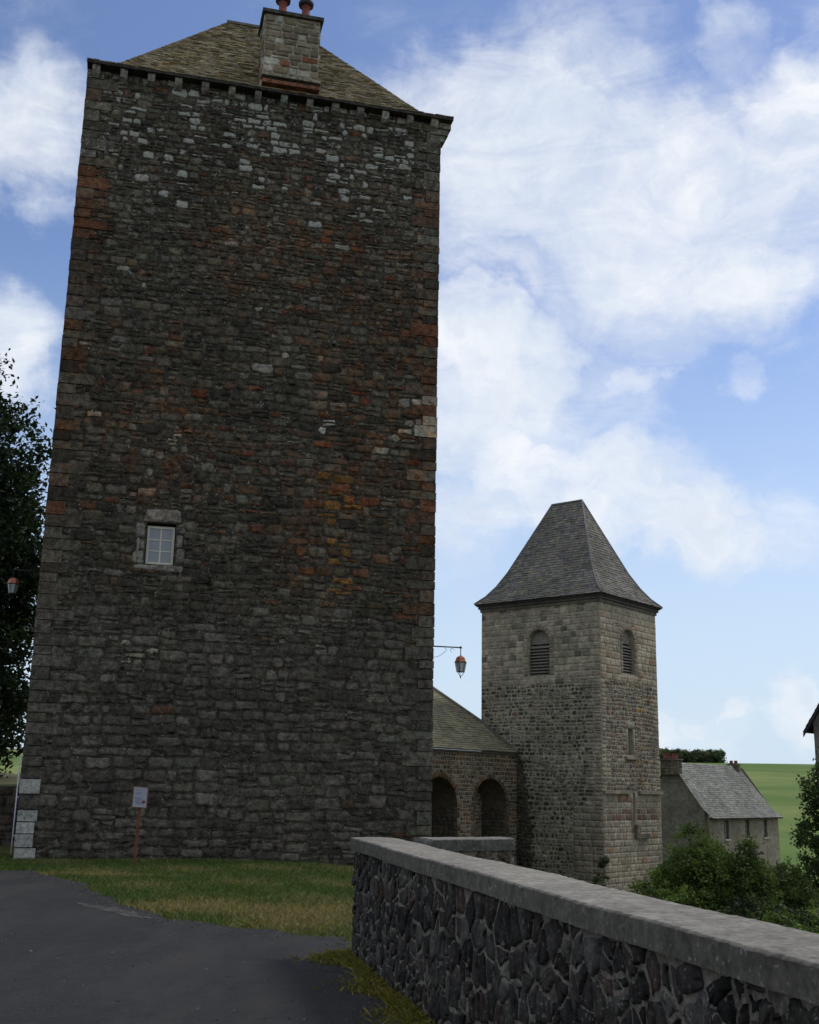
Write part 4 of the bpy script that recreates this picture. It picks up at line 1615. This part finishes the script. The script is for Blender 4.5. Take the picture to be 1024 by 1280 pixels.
# ------------------------------------------------------------------ vegetation
def leaves(cents, rad, n, size, cols, clump=.5, seed=1, up_bias=.25):
    """leaf faces spread in clumps through ellipsoids; returns an MB. cents: list of (x,y,z,rx,ry,rz)"""
    g = np.random.default_rng(seed)
    C = np.array(cents, float)
    vol = C[:, 3] * C[:, 4] * C[:, 5]
    nc = max(8, int(n / 45))
    # clump centres, biased to the outside of each ellipsoid
    pick = g.choice(len(C), nc, p=vol / vol.sum())
    d = g.normal(size=(nc, 3))
    d /= np.linalg.norm(d, axis=1)[:, None]
    rr = g.uniform(.25, 1.0, nc) ** .45
    cc_ = C[pick, :3] + d * C[pick, 3:6] * rr[:, None]
    cr = rad * g.uniform(.45, 1.25, nc)
    tone = g.integers(0, len(cols), nc)
    bright = g.uniform(.65, 1.35, nc)
    k = g.choice(nc, n, p=cr ** 2 / (cr ** 2).sum())
    off = g.normal(size=(n, 3)) * (.44, .44, .34)
    P = cc_[k] + off * cr[k][:, None]
    nr = g.normal(size=(n, 3)) + np.array([0, 0, up_bias * 3])
    nr /= np.linalg.norm(nr, axis=1)[:, None]
    a = np.cross(nr, g.normal(size=(n, 3)))
    a /= np.linalg.norm(a, axis=1)[:, None] + 1e-9
    b = np.cross(nr, a)
    L = size * g.uniform(.6, 1.4, n)[:, None]
    v0, v1, v2, v3 = P - a * L, P - b * L * .5 + nr * L * .12, P + a * L, P + b * L * .5 + nr * L * .12
    V = np.stack([v0, v1, v2, v3], 1).reshape(-1, 3)
    colr = np.array(cols, float)[tone[k]] * bright[k][:, None] * g.uniform(.75, 1.25, n)[:, None]
    return V, np.repeat(colr, 4, 0)


def leaf_obj(name, V, Cc, mat, parent=None):
    org = np.zeros(3)
    if parent is not None and parent in ORG:
        org = np.array(ORG[parent])
    n = len(V) // 4
    me = bpy.data.meshes.new(name)
    me.from_pydata((V - org).tolist(), [], np.arange(4 * n).reshape(-1, 4).tolist())
    ca = me.attributes.new('Col', 'FLOAT_COLOR', 'POINT')
    arr = np.ones((4 * n, 4), dtype=np.float32)
    arr[:, :3] = Cc
    ca.data.foreach_set('color', arr.ravel())
    me.materials.append(mat)
    o = bpy.data.objects.new(name, me)
    COL.objects.link(o)
    if parent is not None:
        o.parent = parent
    return o


def plant(name, base, cents, rad, n, size, cols, label, cat, trunk_r, seed, group=None, limbs=6, trunk_name='trunk'):
    """a tree or shrub: tapered trunk, limbs reaching into the crown, crown of leaves"""
    t_ = thing(name, base, label, cat, group)
    r = random.Random(seed)
    b = Vector(base)
    C = np.array(cents)
    top = Vector((float((C[:, 0] * C[:, 5]).sum() / C[:, 5].sum()), float((C[:, 1] * C[:, 5]).sum() / C[:, 5].sum()), float((C[:, 2]).mean() + C[:, 5].max() * .5)))
    tk = MB()
    n_ = 7
    path = [b - Z * .2] + [b.lerp(top, i / n_) + Vector((r.uniform(-1, 1), r.uniform(-1, 1), 0)) * trunk_r * .8 for i in range(1, n_ + 1)]
    tk.tube(path, [trunk_r * (1.25 - 1.1 * i / n_) for i in range(n_ + 1)], 8)
    for i in range(limbs):
        s = path[r.randint(2, n_ - 1)]
        ce = cents[i % len(cents)]
        e = Vector((ce[0] + r.uniform(-.7, .7) * ce[3], ce[1] + r.uniform(-.7, .7) * ce[4], ce[2] + r.uniform(-.3, .7) * ce[5]))
        mid = s.lerp(e, .5) + Vector((0, 0, .12 * (e - s).length))
        tk.tube([s, mid, e], [trunk_r * .42, trunk_r * .26, trunk_r * .08], 6)
    tk.build(trunk_name, M_BARK, t_)
    V, Cc = leaves(cents, rad, n, size, cols, seed=seed)
    leaf_obj('crown', V, Cc, M_LEAF, t_)
    return t_


DARK = [(.013, .025, .010), (.018, .033, .012), (.011, .021, .010), (.024, .042, .015)]
MID = [(.080, .122, .026), (.105, .155, .032), (.058, .090, .022), (.14, .19, .045)]
OLIVE = [(.080, .115, .028), (.108, .145, .038), (.060, .086, .024)]
# big tree behind the left side of the keep
plant('broadleaf_tree', (-16.2, 37.0, 0), [(-16.3, 37, 10.4, 3.5, 3.4, 3.4), (-14.3, 36.3, 8.4, 2.7, 2.6, 2.6), (-13.7, 36.6, 11.6, 1.8, 2.0, 1.9), (-14.6, 36.5, 5.4, 2.8, 2.8, 2.2), (-14.5, 37, 13.4, 1.5, 1.8, 1.4), (-13.2, 36.6, 9.4, 1.7, 2, 1.7), (-13.6, 36.5, 3.4, 1.9, 2.2, 1.6), (-16.8, 37.5, 14.6, 2.8, 2.6, 2.6), (-18.5, 37.5, 7.0, 3.2, 3.0, 3.2), (-14.2, 38, 7.0, 2.3, 2.0, 2.2), (-14.4, 38.5, 3.6, 2.4, 2.0, 1.8), (-13.4, 36, 8.6, 1.9, 2, 1.7)],
      .66, 110000, .10, DARK, 'tall dark leafy tree beside the left edge of the keep', 'tree', .38, 3, limbs=14)
# shrubs and young trees below the parapet
GRP = 'shrubs below the parapet'


def gz(x, y):
    return float(ground_h(x, y))


shrubs = [
    ((9.25, 43.5), 1.45, 1.9, 1.7, 'low shrub at the foot of the bell tower corner, leftmost of the row', MID),
    ((10.9, 44.5), 1.45, 3.4, 1.5, 'upright bushy shrub in front of the rendered gable wall', MID),
    ((11.85, 45.2), 1.0, 2.85, 1.2, 'bushy shrub just under the first upper window of the house', MID),
    ((12.75, 44.0), .72, 3.0, .9, 'bushy shrub below the middle upper window of the house', OLIVE),
    ((14.25, 45.0), 1.15, 2.2, 1.2, 'rounded shrub below the right end of the house', OLIVE),
    ((11.3, 38.5), 1.7, 1.35, 1.4, 'low dark bush right behind the coping, below the row of shrubs', DARK[1:] + MID[2:3]),
    ((13.3, 38.5), 1.5, 1.25, 1.4, 'low olive bush behind the coping near the right edge', MID),
    ((9.6, 30.5), 1.0, 1.3, 1.1, 'small bright bush nearest the coping in the right corner', MID),
]
for i, ((x, y), rx, h, ry, lb, cl) in enumerate(shrubs):
    b = gz(x, y)
    rs = random.Random(40 + i)
    ce = [(x, y, b + h * .42, rx, ry, h * .42), (x + rs.uniform(-.3, .3) * rx, y, b + h * .74, rx * .62, ry * .62, h * .30), (x - .5 * rx, y - .2, b + h * .40, rx * .6, ry * .6, h * .34), (x + .55 * rx, y - .1, b + h * .46, rx * .55, ry * .6, h * .33), (x + rs.uniform(-.2, .2), y, b + h * .92, rx * .3, ry * .3, h * .16)]
    plant('shrub', (x, y, b), ce, .30, int(11000 * (h / 2.2)), .058, cl, lb, 'shrub', .07, 60 + i, GRP, limbs=5, trunk_name='stem')
# spreading tree at the right edge
b = gz(16.9, 47.0)
plant('spreading_tree', (17.2, 47.0, b), [(17.3, 47, 1.6, 1.5, 1.6, 1.5), (16.6, 46.6, .2, 1.35, 1.5, .8), (18.0, 47, 2.9, 1.3, 1.4, 1.2), (16.4, 46.8, -1.2, 1.2, 1.5, .7), (17.6, 46.6, -1.6, 1.7, 1.6, 1.0), (18.6, 47.3, .6, 1.6, 1.6, 1.6)],
        .34, 26000, .075, [(.036, .060, .018), (.048, .078, .022), (.062, .094, .026)], 'dark spreading tree in front of the tall house at the right edge', 'tree', .16, 21, limbs=10)
# sapling against the foot of the tower
b = gz(8.3, 49.5)
plant('sapling', (8.3, 49.5, b), [(8.3, 49.5, -1.5, .28, .3, .55), (8.35, 49.5, -1.0, .18, .2, .35), (8.2, 49.4, -2.1, .4, .35, .35)], .16, 900, .06, [(.075, .095, .045), (.055, .075, .032)],
      'thin grey green sapling against the corner of the bell tower', 'sapling', .03, 31, limbs=4, trunk_name='stem')

# distant plantation on the hill
V_, C_ = [], []
cen = []
for i in range(170):
    x = rng.uniform(112, 160)
    y = rng.uniform(590, 612)
    cen.append((x, y, gz(x, y) + rng.uniform(2.2, 3.5), 1.8, 1.8, rng.uniform(2.8, 3.3)))
V, Cc = leaves(cen, 1.5, 60000, .5, [(.062, .100, .044), (.050, .080, .038), (.08, .115, .05), (.095, .085, .066)], seed=77)
wd_ = leaf_obj('wood', V, Cc, M_LEAF)
tag(wd_, 'dark dense plantation of trees on the far ridge', 'wood', kind='stuff')

# raised lawn behind a dark low wall, left of the keep
lw0, lw1 = Vector((-22, 30.2, 0)), Vector((-9.35, 31.4, 0))
lwd = (lw1 - lw0).normalized()
lwn = Vector((lwd.y, -lwd.x, 0))
low_w = thing('retaining_wall', lw0, 'low dark wall holding up a lawn at the left edge beside the keep', 'wall')
mw = MB()
lf_ = Face(lw0, lwd, lwn)
LWL = (lw1 - lw0).length
panel(mw, lf_, 0, LWL, -.4, 1.45, [], 0, (.05, .045, .04), .05)
courses(mw, lf_, 0, LWL, -.3, 1.45, lambda z: (.16, .3), lambda u, z: (.25, .6), lambda u, z, r: (vary((.052, .040, .034), r, .3), .04), gap=.03, prot=.04, q=.25, wave=.02)
mw.box((lw0 + lw1) / 2 + Z * .9 - lwn * .22, lwd * LWL / 2, lwn * .2, Z * .6, (.05, .045, .04))
mw.build('wall', M_KEEP, low_w)
me = bpy.data.meshes.new('lawn')
a, b2 = lw0 - lwn * .03, lw1 - lwn * .03
gx = []
nxx, nyy = 30, 14
for j in range(nyy + 1):
    for i in range(nxx + 1):
        p = lw0.lerp(lw1, i / nxx) - lwn * (.03 + 13 * j / nyy)
        gx.append((p.x, p.y, 1.47 + .06 * j * .5 + .05 * math.sin(i * 1.3 + j)))
me.from_pydata(gx, [], [(j * (nxx + 1) + i, j * (nxx + 1) + i + 1, (j + 1) * (nxx + 1) + i + 1, (j + 1) * (nxx + 1) + i) for j in range(nyy) for i in range(nxx)])
lmt, t, bs = new_mat('lawn')
co = t.n('ShaderNodeTexCoord').outputs['Object']
c = t.mix(t.rng(t.noise(co, 2.5, 6, .65), .3, .7), (.085, .095, .030), (.14, .125, .05))
t.put(bs.inputs['Base Color'], c)
bs.inputs['Roughness'].default_value = 1.0
me.materials.append(lmt)
lo_ = bpy.data.objects.new('lawn', me)
COL.objects.link(lo_)
tag(lo_, kind='structure')

# ------------------------------------------------------------------ grass
def in_poly(x, y, P):
    c_ = np.zeros(len(x), bool)
    n = len(P)
    for i in range(n):
        x0, y0 = P[i]
        x1, y1 = P[(i + 1) % n]
        if y0 == y1:
            continue
        cr = ((y0 > y) != (y1 > y)) & (x < (x1 - x0) * (y - y0) / (y1 - y0) + x0)
        c_ ^= cr
    return c_


def blades(x, y, h, wd, cols, seed, lean=.5):
    g = np.random.default_rng(seed)
    n = len(x)
    z = ground_h(x, y)
    an = g.uniform(0, 2 * np.pi, n)
    dx, dy = np.cos(an) * wd, np.sin(an) * wd
    L = h * g.uniform(.5, 1.4, n)
    lx, ly = g.normal(0, lean, n) * L, g.normal(0, lean, n) * L
    V = np.zeros((n, 4, 3))
    V[:, 0] = np.stack([x - dx, y - dy, z - .01], 1)
    V[:, 1] = np.stack([x + dx, y + dy, z - .01], 1)
    V[:, 2] = np.stack([x + dx * .6 + lx * .5, y + dy * .6 + ly * .5, z + L * .65], 1)
    V[:, 3] = np.stack([x + lx, y + ly, z + L], 1)
    return V.reshape(-1, 3), np.repeat(cols, 4, 0)


N = 120000
gx_ = nrg.uniform(-13, 2.2, N)
gy_ = nrg.uniform(13.2, 26.6, N)
rel = (gx_ - KO.x) * kn.x + (gy_ - KO.y) * kn.y
inside = (~in_poly(gx_, gy_, pts)) & ((rel > .02) | (gx_ < KO.x - .1))
px_ = (gx_ - PC.x) * (-pnrm.x) + (gy_ - PC.y) * (-pnrm.y)
along = (gx_ - PC.x) * pd.x + (gy_ - PC.y) * pd.y
inside &= ~((along > 0) & (px_ > 0)) & (gy_ < 26.5) & ~((gx_ > .9) & (gy_ < 16))
gx_, gy_ = gx_[inside], gy_[inside]
dry = .5 + .5 * np.sin(gx_ * 2.1 + 1.0) * np.sin(gy_ * 1.7 + gx_ * .9) + nrg.normal(0, .25, len(gx_))
dry += 1.25 * (.4 + .6 * np.sin(gx_ * 1.7 + .6) ** 2) * np.exp(-((gy_ - (16.6 + .1 * gx_)) / .8) ** 2) * (gx_ > -5) - .45
dry += .9 * np.exp(-((gx_ + 1.2) / 1.3) ** 2 - ((gy_ - 15.6) / 1.1) ** 2)
dry += .8 * np.exp(-((gy_ - 21.8) / .35) ** 2) * (gx_ < -4)
dry = np.clip(dry, 0, 1)[:, None]
gcol = (np.array([[.066, .104, .020]]) * (1 - dry) + np.array([[.235, .185, .080]]) * dry) * nrg.uniform(.6, 1.4, (len(gx_), 1))
V, Cc = blades(gx_, gy_, .060, .010, gcol, 5, .7)
go_ = leaf_obj('grass', V, Cc, M_LEAF)
tag(go_, 'patchy green and straw coloured grass between the keep and the road', 'grass', kind='stuff')
# mossy weeds along the foot of the parapet
n = 9000
al = nrg.uniform(-.1, 5.2, n)
ds = np.abs(nrg.normal(0, .13, n)) * (1 + .5 * np.sin(al * 4)) + .0
keepm = nrg.uniform(0, 1, n) < (.35 + .65 * np.clip(np.sin(al * 2.6 + .6), 0, 1))
al, ds = al[keepm], ds[keepm]
wx = PC.x + pd.x * al + pnrm.x * (ds - inset + .0)
wy = PC.y + pd.y * al + pnrm.y * (ds - inset + .0)
tone = nrg.uniform(0, 1, (len(al), 1))
wcol = (np.array([[.125, .135, .018]]) * tone + np.array([[.22, .17, .040]]) * (1 - tone)) * nrg.uniform(.6, 1.3, (len(al), 1))
V, Cc = blades(wx, wy, .045, .008, wcol, 9, 1.0)
V[:, 2] += .006
mo = leaf_obj('weeds', V, Cc, M_LEAF)
tag(mo, 'yellow green moss and weeds along the foot of the parapet', 'weeds', kind='stuff')

# loose grit and small stones on the road edge and along the parapet
def pebbles(P, rad, cols, seed):
    g = np.random.default_rng(seed)
    o = np.array([(1, 0, 0), (0, 1, 0), (-1, 0, 0), (0, -1, 0), (0, 0, .8), (0, 0, -.3)], float)
    fs = [(0, 1, 4), (1, 2, 4), (2, 3, 4), (3, 0, 4), (1, 0, 5), (2, 1, 5), (3, 2, 5), (0, 3, 5)]
    vs, ff_ = [], []
    for i, p in enumerate(P):
        a = g.uniform(0, 6.28)
        q = o * g.uniform(.6, 1.3, (6, 3)) * rad[i]
        q = np.stack([q[:, 0] * np.cos(a) - q[:, 1] * np.sin(a), q[:, 0] * np.sin(a) + q[:, 1] * np.cos(a), q[:, 2]], 1)
        vs.append(q + p)
        ff_ += [tuple(6 * i + k for k in f) for f in fs]
    me = bpy.data.meshes.new('gravel')
    me.from_pydata(np.concatenate(vs).tolist(), [], ff_)
    ca = me.attributes.new('Col', 'FLOAT_COLOR', 'POINT')
    arr = np.ones((6 * len(P), 4), dtype=np.float32)
    arr[:, :3] = np.repeat(cols, 6, 0)
    ca.data.foreach_set('color', arr.ravel())
    lz = me.attributes.new('lich', 'FLOAT', 'POINT')
    me.materials.append(M_PARA)
    o_ = bpy.data.objects.new('gravel', me)
    COL.objects.link(o_)
    return o_


PP = []
vis = [(a, b) for a, b in pts if -9 < a < 0 and b > 12]
for _ in range(1500):
    a, b = vis[rng.randrange(len(vis))]
    d = abs(rng.gauss(0, .28))
    PP.append((a + rng.gauss(0, .08) - .35 * d, b - d + .04, .010))
for _ in range(500):
    q = rng.uniform(0, 6)
    d = abs(rng.gauss(0, .22)) + .02
    PP.append((PC.x + pd.x * q + pnrm.x * d, PC.y + pd.y * q + pnrm.y * d, .010))
for _ in range(700):
    PP.append((rng.uniform(-6, .1), rng.uniform(6.5, 14), .010))
PP = np.array([p for p in PP if p[1] > 0])
pr_ = nrg.uniform(.004, .013, len(PP)) * np.where(nrg.uniform(0, 1, len(PP)) < .05, 2.0, 1)
pcs = np.array([[.085, .080, .072]]) * nrg.uniform(.35, 1.7, (len(PP), 1))
gv = pebbles(PP, pr_, pcs, 12)
tag(gv, 'loose grit and small stones scattered on the asphalt', 'gravel', kind='stuff')
